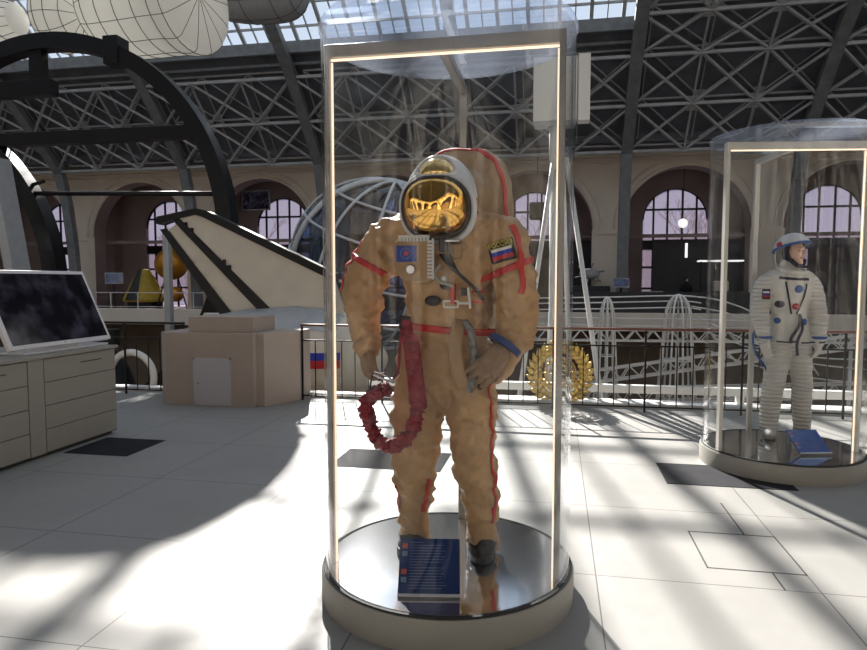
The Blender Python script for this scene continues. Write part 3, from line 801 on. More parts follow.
# arm patch: black, yellow lettering over the tricolour
hitp = bv.ray_cast(V((.31, -.9, 1.59)), V((0, 1, 0)))
pc = hitp[0] + V((0, -.004, 0)); pn = (hitp[1] + V((.1, -1.2, .2))).normalized()
xa = V((1, 0, .26)); xa = (xa - pn*xa.dot(pn)).normalized(); za = xa.cross(pn); za = -za if za.z < 0 else za
PM = Matrix(((xa.x, -pn.x, za.x, pc.x), (xa.y, -pn.y, za.y, pc.y), (xa.z, -pn.z, za.z, pc.z), (0, 0, 0, 1)))
pt = MB().box(-.064, .064, -.016, .03, -.052, .052).build('arm_patch', 'patch_black', t, bevel=.003); pt.matrix_local = PM
for z0, z1, m in ((-.001, .012, 'flag_white'), (-.022, -.001, 'flag_blue'), (-.043, -.022, 'flag_red')):
    MB().box(-.052, .052, -.0185, -.015, z0, z1).build('flag_stripe', m, pt)
def text(body, size, m, parent, loc, rot, name='lettering', ext=.0006):
    cu = bpy.data.curves.new('t', 'FONT'); cu.body = body; cu.size = size; cu.extrude = ext; cu.align_x = 'CENTER'; cu.align_y = 'CENTER'
    o = bpy.data.objects.new('t', cu); col.objects.link(o); dg = bpy.context.evaluated_depsgraph_get()
    me = bpy.data.meshes.new_from_object(o.evaluated_get(dg)); bpy.data.objects.remove(o); me.materials.clear(); me.materials.append(MATS[m])
    r = bpy.data.objects.new(name, me); col.objects.link(r); r.parent = parent; r.location = loc; r.rotation_euler = rot; return r
text('РОССИЯ', .030, 'patch_yellow', pt, (0, -.0175, .030), (R(90), 0, 0))
b = MB()
for x0, x1, z0, z1 in ((-.058, .058, .045, .048), (-.058, .058, .013, .015), (-.058, -.055, .013, .048), (.055, .058, .013, .048)): b.box(x0, x1, -.018, -.015, z0, z1)
b.build('patch_border', 'patch_yellow', pt)
# boots
for s, x, a in ((-1, -.175, 8), (1, .20, -6)):
    bt = MB(); bt.ball((0, -.035, .040), (.068, .105, .042), su=20, sv=12); bt.ball((0, .01, .06), (.080, .088, .06), su=20, sv=12)
    bo = remeshed(bt, .011, lambda p, n: (.2-abs(noise.noise(p*18)))*.008, 'boot', 'boot_black', t, 3); bo.location = (x, -.01, 0); bo.rotation_euler = (0, 0, R(-a))
    sp = MB(); pts = []
    for k in range(32):
        u = 2*PI*k/32; pts.append((math.cos(u)*.072*(1 if math.sin(u) > 0 else .92), -.03 + math.sin(u)*(.118 if math.sin(u) < 0 else .125), 0))
    sp.prism(pts, (0, 0, .045)); sp.build('sole', 'boot_black', bo, bevel=.008)
# support rod to the rear post
# ------------------------------------------------------------------ placards
def placard(label, p0, w, h, tilt, face, loc, rz, nline):
    t = thing('placard', label, 'placard', loc, rz)
    m = Matrix.Translation((0, 0, .012)) @ Matrix.Rotation(R(tilt), 4, 'X')
    o = MB().box(-w/2, w/2, 0, .012, 0, h).build('panel', face, t, bevel=.002); o.matrix_local = m
    MB().box(-w/2, w/2, -.008, .018, -.010, .004).build('clear_foot', 'acrylic', o)
    b = MB(); z = h*.93
    for k in range(nline):
        if k in (0, nline//2): ww = .25
        else: ww = random.uniform(.6, .72)
        b.box(-w*.33, -w*.33 + w*.76*ww*1.15, -.0008, 0, z-h*.010, z); z -= h*.86/nline
    b.build('print_lines', 'print_pale', o)
    for zz, mm in ((.86, 'print_red'), (.72, 'print_pale'), (.40, 'print_red'), (.26, 'print_pale')):
        MB().box(-w*.46, -w*.37, -.001, 0, h*zz-.012, h*zz+.012).build('print_emblem', mm, o)
    MB().box(-w*.3, w*.3, .012, .13, 0, .008).build('easel_leg', 'acrylic', o).rotation_euler = (R(-30), 0, 0)
    return t
placard('dark blue information placard standing at the feet of the tan spacesuit', 0, .285, .262, -42, 'placard_blue', (-.555, 2.82, .158), R(9), 17)
placard('bright blue information placard lying at the feet of the white spacesuit', 0, .27, .26, -55, 'placard_bright', (2.13, 5.80, .164), R(14), 9)

# ------------------------------------------------------------------ WHITE SPACESUIT WITH MANNEQUIN
t = thing('spacesuit', 'white pleated spacesuit with open visor and mannequin face in the right-hand case', 'spacesuit', (2.09, 6.45, .16), R(6)); t.scale = (1.0, 1.0, 1.04)
b = MB()
chain(b, [(.03, .01, .82, .15, .11), (.02, .01, .95, .165, .12), (.0, 0, 1.1, .15, .115), (0, 0, 1.25, .175, .125), (-.01, .0, 1.38, .20, .12), (-.01, .02, 1.46, .13, .10), (-.01, .02, 1.52, .08, .08)], seg=26)
chain(b, [(-.06, 0, .86, .115, .11), (-.09, -.01, .65, .105, .105), (-.115, -.01, .45, .092, .095), (-.13, .01, .25, .088, .088), (-.135, .01, .08, .078, .08)])
chain(b, [(.105, 0, .86, .105, .11), (.12, -.01, .65, .095, .105), (.14, -.01, .45, .085, .095), (.155, .01, .25, .08, .088), (.165, .01, .08, .072, .08)])
chain(b, [(-.15, .01, 1.40, .085, .09), (-.225, .01, 1.32, .085, .095), (-.25, .0, 1.18, .08, .09), (-.26, -.03, 1.05, .072, .08), (-.245, -.08, .92, .058, .062), (-.235, -.10, .86, .045, .048)])
chain(b, [(.13, .01, 1.40, .085, .09), (.205, .01, 1.32, .085, .095), (.24, .0, 1.18, .08, .09), (.25, -.03, 1.05, .072, .08), (.24, -.08, .92, .058, .062), (.225, -.10, .86, .045, .048)])
sb = remeshed(b, .012, lambda p, n: (.25-abs(noise.noise(V((p.x*7, p.y*7, p.z*15)))))*.014 + (.0018*math.sin(p.z*190) if (abs(p.x+.0) > .21 and .95 < p.z < 1.3) or p.z < .75 else 0), 'suit_body', 'sokol_cloth', t, 4)
sb.data.materials.append(MATS['sokol_plain'])
for p_ in sb.data.polygons:
    c_ = p_.center
    if .86 < c_.z and abs(c_.x) < .165 + .02*(c_.z > 1.3): p_.material_index = 1
bs = BVHTree.FromPolygons([v.co for v in sb.data.vertices], [p.vertices for p in sb.data.polygons])
ax2 = lambda p: (0, .01, p.z)
for pts in ([(-.09, -.13, 1.38), (-.06, -.13, 1.25), (-.03, -.13, 1.10)], [(.12, -.13, 1.36), (.08, -.13, 1.24), (.02, -.13, 1.10)]):
    ribbon('zip_tape', 'sokol_navy', pts, .014, t, ax2, bvh=bs)
ribbon('collar_strap', 'sokol_navy', [(-.14, -.1, 1.415), (-.05, -.13, 1.405), (.06, -.13, 1.40), (.14, -.1, 1.40)], .022, t, ax2, bvh=bs)
for x, m, r_ in ((-.16, 'sokol_navy', .03), (-.10, 'badge_blue', .0)):
    pass
def disc(name, m, x, z, rx, rz, par, rim=None, axis=(0, .01)):
    h = bs.ray_cast(V((x, -.8, z)), V((0, 1, 0))); p = h[0]
    if not p: return None
    n = h[1]; q = n.to_track_quat('Z', 'Y').to_matrix().to_4x4(); q.translation = p + n*.002
    o = MB().lathe([(0, .007), (.8, .007), (1, .003), (1, -.004)], seg=24).build(name, m, par, smooth=True); o.matrix_local = q @ Matrix.Diagonal((rx, rz, 1, 1)); return o
disc('regulator', 'sokol_blue', .03, 1.315, .036, .034, t)
disc('badge', 'sokol_navy', -.115, 1.185, .042, .032, t)
disc('badge', 'badge_red', .01, 1.165, .034, .028, t); disc('badge_core', 'sokol_plain', .01, 1.165, .022, .017, t)
disc('hose_port', 'sokol_blue', -.12, 1.04, .032, .028, t); disc('hose_port', 'sokol_blue', .10, 1.03, .032, .03, t)
fh = bs.ray_cast(V((-.235, -.8, 1.27)), V((0, 1, 0)))[0]
fp = MB().box(-.034, .034, -.006, .012, -.045, .045).build('flag_patch', 'sokol_navy', t, bevel=.002); fp.location = fh; fp.rotation_euler = (0, 0, R(-12))
for q_, m_ in ((.018, 'flag_white'), (0, 'flag_blue'), (-.018, 'flag_red')): MB().box(-.026, .026, -.008, -.005, q_-.008, q_+.008).build('flag_stripe', m_, fp)
for s in (-1, 1):
    MB().tube(ring_pts((s*.235, -.09, .895), .05, .052), .013, 8).build('wrist_ring', 'sokol_blue', t, smooth='all')
glove('glove', t, (-.235, -.10, .865), (.08, -.12, -1), (.7, .5, 0), .92, .35, 'sokol_plain', .007)
glove('glove', t, (.225, -.10, .865), (-.05, -.12, -1), (-.7, .5, 0), .92, .35, 'sokol_plain', .007, mirror=-1)
b = MB(); P = catmull([(.04, -.13, 1.10), (.03, -.15, 1.0), (-.03, -.15, .90), (-.03, -.14, .85)], 6); b.tube(P, [(.006, .014)]*len(P), 8, ref=(0, 1, 0))
P = catmull([(.04, -.13, 1.10), (.06, -.15, .98), (.02, -.15, .86), (.03, -.14, .74)], 6); b.tube(P, [(.006, .013)]*len(P), 8, ref=(0, 1, 0)); b.build('hanging_strap', 'sokol_navy', t, smooth='all')
b = MB(); P = catmull([(-.22, -.03, 1.02), (-.31, -.02, .92), (-.29, -.03, .75), (-.19, -.03, .6), (-.17, -.04, .35), (-.19, -.03, .2)], 6); b.tube(P, .009, 8); b.build('hanging_hose', 'sokol_blue', t, smooth='all')
ribbon('thigh_strap', 'sokol_navy', [(-.13, -.08, .86), (-.05, -.12, .855), (.02, -.1, .86)], .012, t, lambda p: (-.07, 0, p.z), bvh=bs)
ribbon('thigh_strap', 'sokol_navy', [(.07, -.12, .85), (.14, -.12, .85), (.22, -.06, .86)], .012, t, lambda p: (.13, 0, p.z), bvh=bs)
for x, a in ((-.135, 18), (.165, -18)):
    bt = MB(); bt.ball((0, -.06, .045), (.052, .13, .045)); bt.ball((0, .03, .07), (.06, .07, .07)); bo = remeshed(bt, .012, None, 'boot', 'sokol_plain', t, 3); bo.location = (x, 0, 0); bo.rotation_euler = (0, 0, R(-a))
    MB().box(-.045, .045, -.16, .08, 0, .014).build('sole', 'glove_grey', bo, bevel=.01)
# mannequin head turned to the right, soft helmet with raised visor
hc = V((.02, -.03, 1.625)); hr = Matrix.Rotation(R(24), 3, 'Z')
b = MB(); b.ball(hc, (.072, .092, .108), hr, 28, 20); b.ball(hc + hr @ V((0, -.035, -.06)), (.045, .045, .045), None, 16, 10)
b.tube([hc + hr @ V((0, -.086, .03)), hc + hr @ V((0, -.108, -.008)), hc + hr @ V((0, -.090, -.022))], [.009, .014, .010], 8)   # nose
b.ball(hc + hr @ V((0, -.085, .042)), (.04, .014, .008), hr, 16, 8)
b.ball(hc + hr @ V((0, -.07, -.083)), (.022, .02, .018), hr, 12, 8); b.tube([hc + V((0, .01, -.05)), hc + V((0, .02, -.16))], .048, 14)
hd = remeshed(b, .006, None, 'mannequin_head', 'skin', t, 2)
for s in (-1, 1):
    MB().ball(hc + hr @ V((s*.029, -.082, .020)), (.012, .007, .006), hr, 12, 8).build('eye', 'eye', hd, smooth='all')
    MB().ball(hc + hr @ V((s*.030, -.087, .037)), (.017, .005, .003), hr, 12, 8).build('eyebrow', 'eye', hd, smooth='all')
MB().ball(hc + hr @ V((0, -.090, -.046)), (.020, .009, .007), hr, 12, 8).build('mouth', 'lips', hd, smooth='all')
# dark comms cap round the face
b = MB(); b.ball(hc + hr @ V((0, .018, .012)), (.085, .095, .112), hr, 24, 16, 0, PI, R(-12), R(192)); o = b.build('comms_cap', 'sokol_navy', t, smooth='all'); q = o.modifiers.new('s', 'SOLIDIFY'); q.thickness = .012
MB().tube([hc + hr @ V((.088*math.cos(a), -.025+.02*math.cos(2*a), .012+.115*math.sin(a))) for a in [2*PI*k/28 for k in range(28)]], .013, 8, closed=True).build('cap_edge', 'sokol_navy', t, smooth='all')
MB().tube([hc + hr @ V(p) for p in ((.08, -.04, -.06), (.03, -.07, -.11), (-.03, -.07, -.11), (-.08, -.04, -.06))], .018, 10).build('chin_strap', 'sokol_navy', t, smooth='all')
b = MB(); hq = hr @ Matrix.Rotation(R(-16), 3, 'X'); b.ball(hc + hr @ V((0, .03, .05)), (.140, .160, .125), hq, 32, 12, 0, PI*.5); o = b.build('helmet_shell', 'helmet_white', t, smooth='all'); q = o.modifiers.new('s', 'SOLIDIFY'); q.thickness = .01
MB().tube([hc + hr @ V((0, .03, .05)) + hq @ V((.142*math.cos(a), .162*math.sin(a), 0)) for a in [2*PI*k/40 for k in range(40)]], .011, 8, closed=True).build('visor_edge', 'sokol_blue', t, smooth='all')
b = MB(); b.ball(hc + hr @ V((0, .05, -.03)), (.13, .12, .14), hr, 28, 16, 0, PI, R(38), R(142)); o = b.build('soft_hood', 'sokol_plain', t, smooth='all'); q = o.modifiers.new('s', 'SOLIDIFY'); q.thickness = .012
MB().tube([hc + hr @ V((.11*math.cos(a), .02+.11*math.sin(a), -.145+.03*math.sin(a))) for a in [2*PI*k/30 for k in range(30)]], .022, 8, closed=True).build('neck_roll', 'sokol_plain', t, smooth='all')
MB().ball(hc + hr @ V((-.132, .04, .07)), (.012, .035, .03), hr, 12, 8).build('side_emblem', 'badge_red', t, smooth='all')
# ------------------------------------------------------------------ DRAWER CABINET AND TOUCH SCREEN
t = thing('drawer_cabinet', 'long cream cabinet with rows of drawers at the left edge under the big screen', 'cabinet', (-5.05, 4.6, 0))
MB().box(-.48, .485, -1.6, 1.46, .03, .90).build('carcass', 'cabinet', t)
MB().box(-.50, .515, -1.62, 1.49, .90, .93).build('top', 'cabinet', t, bevel=.004)
MB().box(-.45, .455, -1.58, 1.42, 0, .03).build('toe_kick', 'cabinet_gap', t)
MB().box(.484, .488, -1.6, 1.46, .03, .90).build('shadow_gap', 'cabinet_gap', t)
MB().box(.488, .50, .305, .480, .035, .895).build('side_panel', 'cabinet', t)
first = None
for (y0, y1) in ((.49, 1.45), (-.70, .295), (-1.59, -.71)):
    for k in range(4):
        z0 = .04 + k*.2145
        d = MB().box(.488, .50, y0, y1, z0, z0+.208).build('drawer', 'cabinet', t, bevel=.002)
        if k == 3: MB().box(.499, .506, (y0+y1)/2-.02, (y0+y1)/2+.27, z0+.125, z0+.133).build('handle', 'cabinet_gap', d)
t = thing('touch_screen', 'large tilted touch screen in a white frame on top of the drawer cabinet', 'screen', (-4.82, 5.5, .932))
T = Matrix.Translation((.16, 0, .06)) @ Matrix.Rotation(R(-24), 4, 'Y')
def tl(o, m): o.matrix_local = m; return o
tl(MB().box(-.05, 0, -.65, .65, 0, .78).build('frame', 'bezel_white', t, bevel=.008), T)
tl(MB().box(0, .004, -.61, .61, .04, .74).build('display', 'screen_big', t), T)
MB().box(-.12, .16, -.5, .6, 0, .02).build('base_plate', 'bezel_white', t, bevel=.005)
MB().box(-.02, .10, -.25, .25, .01, .16).build('stand', 'bezel_white', t, bevel=.01)
MB().lathe([(0, .006), (.008, .006), (.008, 0)], seg=12).build('logo_dot', 'door_grey', t).matrix_local = T @ Matrix.Translation((.001, 0, .02)) @ Matrix.Rotation(R(90), 4, 'Y')

# ------------------------------------------------------------------ PEDESTALS
def pedestal(label, loc, door=True):
    t = thing('pedestal', label, 'pedestal', loc)
    b = MB(); poly = [(-.71, .08), (-.60, 0), (.62, 0), (.62, .07), (.73, .07), (1.0, .57), (1.0, .95), (-.71, .95)]
    b.prism([(x, y, 0) for x, y in poly], (0, 0, .94)); b.build('body', 'pedestal', t, bevel=.006)
    MB().box(-.33, .58, .1, .75, .94, 1.14).build('top_block', 'pedestal', t, bevel=.006)
    MB().box(-.62, .64, -.004, .02, 0, .03).build('kick_strip', 'pedestal', t)
    if door:
        d = MB().box(-.19, .29, -.012, .0, .035, .60).build('door', 'door_grey', t, bevel=.002)
        b = MB()
        for x0, x1, z0, z1 in ((-.21, .31, .60, .62), (-.21, .31, .015, .035), (-.21, -.19, .015, .62), (.29, .31, .015, .62)): b.box(x0, x1, -.016, .0, z0, z1)
        b.build('door_frame', 'door_grey', t)
        MB().ball((-.14, -.02, .29), .012).build('lock', 'steel', d, smooth='all')
    return t
pedestal('beige stepped pedestal with a small grey door, standing in the railing line', (-4.36, 7.58, 0))
pedestal('beige stepped pedestal on the far gallery, right of the small blue monitor', (4.1, 30.3, 0), False)

# ------------------------------------------------------------------ RAILINGS
def railing(label, x0, x1, wood):
    t = thing('railing', label, 'railing', ((x0+x1)/2, 8.2, 0)); cx = (x0+x1)/2; h = (x1-x0)/2
    MB().box(-h, h, -.03, .03, 1.0, 1.03).build('handrail', 'hand_wood' if wood else 'dark_iron', t, bevel=.008)
    MB().box(-h, h, -.008, .008, .80, .818).build('mid_rail', 'dark_iron', t)
    MB().box(-h, h, -.008, .008, .055, .073).build('bottom_rail', 'dark_iron', t)
    n = round((x1-x0)/.185)
    base = None; post = None
    for k in range(n+1):
        x = -h + .02 + (2*h-.04)*k/n
        if k % 6 == 0 or k == n:
            if post is None: post = MB().box(-.011, .011, -.011, .011, 0, 1.0).build('post', 'dark_iron', t); o = post
            else: o = post.copy(); col.objects.link(o)
        else:
            if base is None: base = MB().box(-.006, .006, -.006, .006, .06, .81).build('baluster', 'dark_iron', t); o = base
            else: o = base.copy(); col.objects.link(o)
        o.location = (x, 0, 0)
railing('black iron railing with brown handrail running behind both glass cases', -3.36, 9.0, True)
railing('black iron railing between the drawer cabinet and the beige pedestal', -9.3, -5.07, False)

# ------------------------------------------------------------------ GOLD EMBLEM behind the railing
t = thing('wreath_emblem', 'round gold openwork wreath emblem behind the railing, between the two glass cases', 'emblem', (.06, 8.50, -.03))
CZ = .43
b = MB(); b.tube([(.39*math.cos(a), 0, CZ+.39*math.sin(a)) for a in [2*PI*k/48 for k in range(48)]], .008, 8, closed=True); b.build('outer_ring', 'gold', t, smooth='all')
for s in (-1, 1):
    b = MB(); b.tube([(s*.33*math.cos(a), -.01, CZ+.35*math.sin(a)) for a in [R(-85 + 160*k/20) for k in range(21)]], .011, 8); st_ = b.build('branch', 'gold', t, smooth='all')
    lf = MB()
    for k in range(13):
        a = R(-80 + 155*k/12); p = V((s*.33*math.cos(a), 0, CZ+.35*math.sin(a))); tg = V((-s*.33*math.sin(a), 0, .35*math.cos(a))).normalized()
        for q in (-1, 1):
            o_ = V((math.cos(a)*s, 0, math.sin(a)))*q
            d = (tg*.8 + o_*.7).normalized(); pts = [p + d*.028*j + V((0, -.012-.008*math.sin(j*.7), 0)) for j in range(6)]
            lf.tube(pts, [(.006, .006), (.008, .026), (.008, .036), (.008, .032), (.006, .018), (.002, .002)], 8, ref=(0, 1, 0))
    for k in range(9):
        a = R(-60 + 125*k/8); p = V((s*.24*math.cos(a), .02, CZ+.26*math.sin(a))); d = V((s*math.cos(a)*.5, -.1, .8)).normalized()
        lf.tube([p + d*.022*j for j in range(6)], [(.006, .006), (.010, .02), (.010, .028), (.010, .024), (.006, .014), (.002, .002)], 8, ref=(0, 1, 0))
    lf.build('leaves', 'gold', st_, smooth='all')
b = MB()
for k in range(6):
    a = PI*k/6; b.tube([(.2*math.cos(u)*math.cos(a), .2*math.cos(u)*math.sin(a), CZ+.02+.2*math.sin(u)) for u in [2*PI*j/32 for j in range(32)]], .007, 6, closed=True)
for z in (-.12, 0, .12):
    rr = math.sqrt(.04-z*z); b.tube([(rr*math.cos(u), rr*math.sin(u), CZ+.02+z) for u in [2*PI*j/32 for j in range(32)]], .007, 6, closed=True)
b.build('globe', 'gold', t, smooth='all')
b = MB(); b.tube(catmull([(-.1, -.22, CZ-.1), (.02, -.23, CZ-.11), (.11, -.22, CZ), (.08, -.22, CZ+.12), (-.04, -.22, CZ+.15)], 6), [(.006, .02)]*25, 8, ref=(0, 1, 0)); b.tube([(-.12, -.225, CZ+.08), (.12, -.225, CZ-.1)], .014, 8); b.build('ribbon_scroll', 'gold', t, smooth='all')
b = MB()
for x in (-.22, .22):
    b.tube([(x + .05*math.cos(u), -.03, CZ-.03+.05*math.sin(u)) for u in [2*PI*j/20 for j in range(20)]], .009, 6, closed=True)
b.build('rosette', 'gold', t, smooth='all')
MB().box(-.03, .03, -.02, .04, 0.09, .12).build('foot', 'dark_iron', t)
MB().box(-.02, .02, .0, .03, .09, .25).build('stem', 'gold', t)

# ------------------------------------------------------------------ TAIL FIN AND WINGED CRAFT (in the hall below, Y about 13)
t = thing('spaceplane', 'small white spaceplane with black edged tail fin standing below the railing on the left', 'spacecraft', (-6.0, 13, -5))
def PZ(b, pts, y0, dy): b.prism([(x+6.0, y0, z+5) for x, z in pts], (0, dy, 0)); return b
fin = PZ(MB(), [(-8.20, 2.93), (-7.55, 3.06), (-4.6, 1.72), (-4.3, .86), (-5.9, .86)], -.09, .18).build('tail_fin', 'cream_hull', t, bevel=.03)
PZ(MB(), [(-8.62, 2.86), (-8.55, 3.0), (-7.62, 3.16), (-7.40, 3.11), (-4.5, 1.76), (-4.5, 1.58), (-7.48, 2.97), (-7.66, 3.02), (-8.15, 2.93), (-8.5, 2.82)], -.13, .26).build('leading_edge', 'black_steel', fin, bevel=.01)
PZ(MB(), [(-8.20, 2.93), (-8.02, 2.95), (-5.92, .98), (-5.72, .90), (-5.8, .84), (-6.12, .86)], -.11, .22).build('hinge_line', 'black_steel', fin)
rud = PZ(MB(), [(-8.32, 2.72), (-8.12, 2.84), (-6.12, .87), (-6.95, .87)], -.07, .14).build('rudder', 'cream_hull', t, bevel=.02)
PZ(MB(), [(-8.50, 2.72), (-8.34, 2.74), (-6.90, .97), (-6.80, .84), (-7.12, .87)], -.10, .20).build('trailing_edge', 'black_steel', rud)
b = MB()
for (x, z) in ((-7.86, 2.72), (-7.72, 2.6), (-6.98, 1.92), (-6.86, 1.80)): MB().box(x+6-.025, x+6+.025, -.16, -.10, z+5+.04, z+5+.14).build('hinge', 'black_steel', rud)
# fuselage: rings along X
b = MB(); prof_f = [(-8.0, .55), (-7.4, .85), (-6.6, 1.0), (-5.4, 1.08), (-4.6, 1.02), (-4.0, .78), (-3.65, .45), (-3.45, .12)]
seg = 40; vs = []; fs = []
def fus(k, x, r): a = 2*PI*k/seg; return (x+6, math.cos(a)*r*1.05, 5 - .02 + math.sin(a)*r)
for x, r in prof_f: vs += [fus(k, x, r) for k in range(seg)]
for i in range(len(prof_f)-1):
    for k in range(seg): fs.append((i*seg+k, i*seg+(k+1) % seg, (i+1)*seg+(k+1) % seg, (i+1)*seg+k))
fs.append(tuple(range(seg))); fs.append(tuple((len(prof_f)-1)*seg+k for k in range(seg)))
hull = b.add(vs, fs).build('hull', 'cream_hull', t, smooth=True)
for z0, z1, m, nm in ((.05, .20, 'flag_blue', 'blue_stripe'), (-.11, .05, 'flag_red', 'red_stripe')):
    vs = []; fs = []; xs = [(-6.2, 1.035), (-5.4, 1.085), (-4.6, 1.025), (-4.15, .86)]
    for x, r in xs:
        for j in range(5):
            z = z0 + (z1-z0)*j/4; a = math.asin((z+.02)/r); vs.append((x+6, -math.cos(a)*(r*1.05+.008), 5+z))
    for i in range(3):
        for j in range(4): fs.append((i*5+j, i*5+j+1, (i+1)*5+j+1, (i+1)*5+j))
    MB().add(vs, fs).build(nm, m, hull, smooth='all')
b = MB(); vs = []; fs = []
xs = [(-7.4, .85), (-6.6, 1.0), (-5.4, 1.08), (-4.6, 1.02), (-4.1, .8)]
for x, r in xs:
    for j in range(13): a = R(38+104*j/12); vs.append((x+6, -math.cos(a)*(r*1.05+.012), 5-.02+math.sin(a)*(r+.012)))
for i in range(4):
    for j in range(12): fs.append((i*13+j, i*13+j+1, (i+1)*13+j+1, (i+1)*13+j))
b.add(vs, fs).build('dorsal_cover', 'grey_paint', hull, smooth='all')
b = MB(); b.prism([(-1.6, -1.45, 4.4), (.6, -.95, 4.35), (.6, .95, 4.35), (-1.6, 1.45, 4.4)], (0, 0, .14)); b.build('wing', 'cream_hull', t, bevel=.03)
for x in (-1.4, 1.2):
    MB().beam((x, -.6, 0), (x, -.3, 4.3), .12).beam((x, .6, 0), (x, .3, 4.3), .12).box(x-.1, x+.1, -.8, .8, 0, .08).build('trestle', 'grey_paint', t)
t = thing('rocket_engine', 'dark rocket engine with a white ring seen through the railing left of the pedestal', 'engine', (-9.25, 12, -5))
MB().lathe([(.15, 5.25), (.25, 5.1), (.45, 4.8), (.62, 4.3), (.58, 4.3), (.40, 4.8), (.2, 5.1)], seg=32).build('nozzle', 'black_steel', t, smooth=True)
MB().lathe([(0, 5.25), (.3, 5.25), (.3, 5.6), (0, 5.6)], seg=24).build('chamber', 'dark_iron', t, smooth=True)
b = MB(); b.tube([(.75+.5*math.cos(a), -.2, 4.65+.5*math.sin(a)) for a in [2*PI*k/40 for k in range(40)]], .07, 8, closed=True); b.build('ring', 'white_paint', t, smooth='all')
b = MB()
for x, y in ((-.5, -.5), (.5, -.5), (-.5, .5), (.5, .5)): b.beam((x, y, 0), (x*.6, y*.6, 4.5), .05)
b.box(-.55, .55, -.55, .55, 0, .05); b.build('stand', 'dark_iron', t)

# ------------------------------------------------------------------ BLACK RING RIG
t = thing('ring_rig', 'tall black steel ring frame with crossbeams rising at the left', 'steel frame', (-12.88, 15, -5))
def arcring(b, cx, cz, r0, r1, y0, y1, a0, a1, n=48):
    vs = []; fs = []
    for i in range(n+1):
        a = a0+(a1-a0)*i/n; c, s = math.cos(a), math.sin(a)
        for r, y in ((r0, y0), (r1, y0), (r1, y1), (r0, y1)): vs.append((cx+r*c, y, cz+r*s))
    for i in range(n):
        for k in range(4): l = (k+1) % 4; fs.append((i*4+k, i*4+l, (i+1)*4+l, (i+1)*4+k))
    fs.append((0, 1, 2, 3)); fs.append((n*4+3, n*4+2, n*4+1, n*4))
    return b.add(vs, fs)
arcring(MB(), 0, 7.85, 4.66, 5.05, -.2, .2, R(-60), R(240), 80).build('ring', 'black_steel', t, smooth=True)
arcring(MB(), -4.68, 6.5, 4.40, 4.82, -.2, .2, R(-70), R(110), 48).build('second_ring', 'black_steel', t, smooth=True)
MB().box(-4.6, 4.1, -.15, .15, 10.12, 10.44).build('crossbeam', 'black_steel', t, bevel=.01)
MB().box(-4.4, .13, -.14, .14, 11.36, 11.76).build('crossbeam', 'black_steel', t, bevel=.01)
MB().box(-.52, -.14, -.12, .12, 11.7, 12.65).build('hanger', 'black_steel', t, bevel=.01)
MB().box(1.72, 2.12, -.24, .24, 12.0, 12.68).build('splice_block', 'black_steel', t, bevel=.01)
b = MB(); b.tube([(-.5, -.1, 8.88), (4.8, -.1, 8.74)], .06, 10); b.build('tie_rod', 'dark_iron', t, smooth='all')
b = MB(); b.beam((-3.7, 0, 8.4), (-.3, 0, 9.2), .07); b.build('brace', 'dark_iron', t)
for x in (-2.3, 2.3): MB().box(x-.2, x+.2, -.2, .2, 0, 3.7).build('column', 'black_steel', t, bevel=.01)
MB().box(-2.8, 2.8, -.5, .5, 0, .12).build('base', 'black_steel', t)
o = MB().beam((-13.0, 14, -5), (-13.0, 14, 1.0), .7, .25).beam((-13.0, 14, .95), (-13.6, 14, 4.6), .55, .25)
single('leaning_column', o, 'grey_paint', 'pale grey leaning column behind the touch screen at the left edge', 'column')

# ------------------------------------------------------------------ WIRE GLOBE
t = thing('wire_globe', 'large globe of white hoops over dark blue glass, behind the left side of the case', 'globe', (-5.66, 20, -5))
RZ = 7.1; rg = 2.7
MB().ball((0, 0, RZ), rg*.975, None, 48, 32).build('glass_ball', 'globe_glass', t, smooth='all')
mt = Matrix.Rotation(R(18), 3, 'Y') @ Matrix.Rotation(R(12), 3, 'X')
for k in range(6):
    a = PI*k/6 + .2
    pts = [V((0, 0, RZ)) + mt @ V((rg*math.cos(u)*math.cos(a), rg*math.cos(u)*math.sin(a), rg*math.sin(u))) for u in [2*PI*j/64 for j in range(64)]]
    MB().tube(pts, .045 if k != 1 else .09, 8, closed=True).build('meridian_hoop', 'globe_band', t, smooth='all')
for lat in (-50, -25, 0, 25, 50):
    rr = rg*math.cos(R(lat)); z = rg*math.sin(R(lat))
    pts = [V((0, 0, RZ)) + mt @ V((rr*math.cos(u), rr*math.sin(u), z)) for u in [2*PI*j/64 for j in range(64)]]
    MB().tube(pts, .04, 8, closed=True).build('parallel_hoop', 'globe_band', t, smooth='all')
MB().lathe([(0, 0), (1.2, 0), (1.2, .12), (.25, .2), (.2, 4.45), (0, 4.45)], seg=28).build('pillar', 'grey_paint', t, smooth=True)

# ------------------------------------------------------------------ WHITE BOX ON LONG LEGS
t = thing('antenna_mast', 'tall white mast with long splayed legs carrying a flat white box above the case', 'antenna', (0.05, 11, -5))
MB().box(-.46, .24, -.12, .12, 9.19, 10.2).build('box', 'white_paint', t, bevel=.02)
MB().box(.25, .44, -.14, .14, 9.17, 10.22).build('side_box', 'white_paint', t, bevel=.015)
MB().box(-.44, .22, -.11, .11, 9.10, 9.19).build('bracket', 'grey_paint', t, bevel=.02)
b = MB(); b.tube([(-.10, 0, 9.15), (-.10, 0, 8.4)], .10, 12); b.build('mast_head', 'white_paint', t, smooth='all')
b = MB(); b.tube([(-.13, 0, 8.6), (-.08, .1, 0)], .055, 10); b.build('pole', 'white_paint', t, smooth='all')
for q in (((-.12, -.05, 8.6), (-1.25, -.3, 0)), ((.08, -.05, 8.6), (1.42, -.4, 0)), ((-.03, .1, 8.6), (-.4, 1.2, 0)), ((.02, .05, 8.5), (.45, .9, 0))):
    b = MB(); b.tube(list(q), .04, 8); b.build('leg', 'white_paint', t, smooth='all')
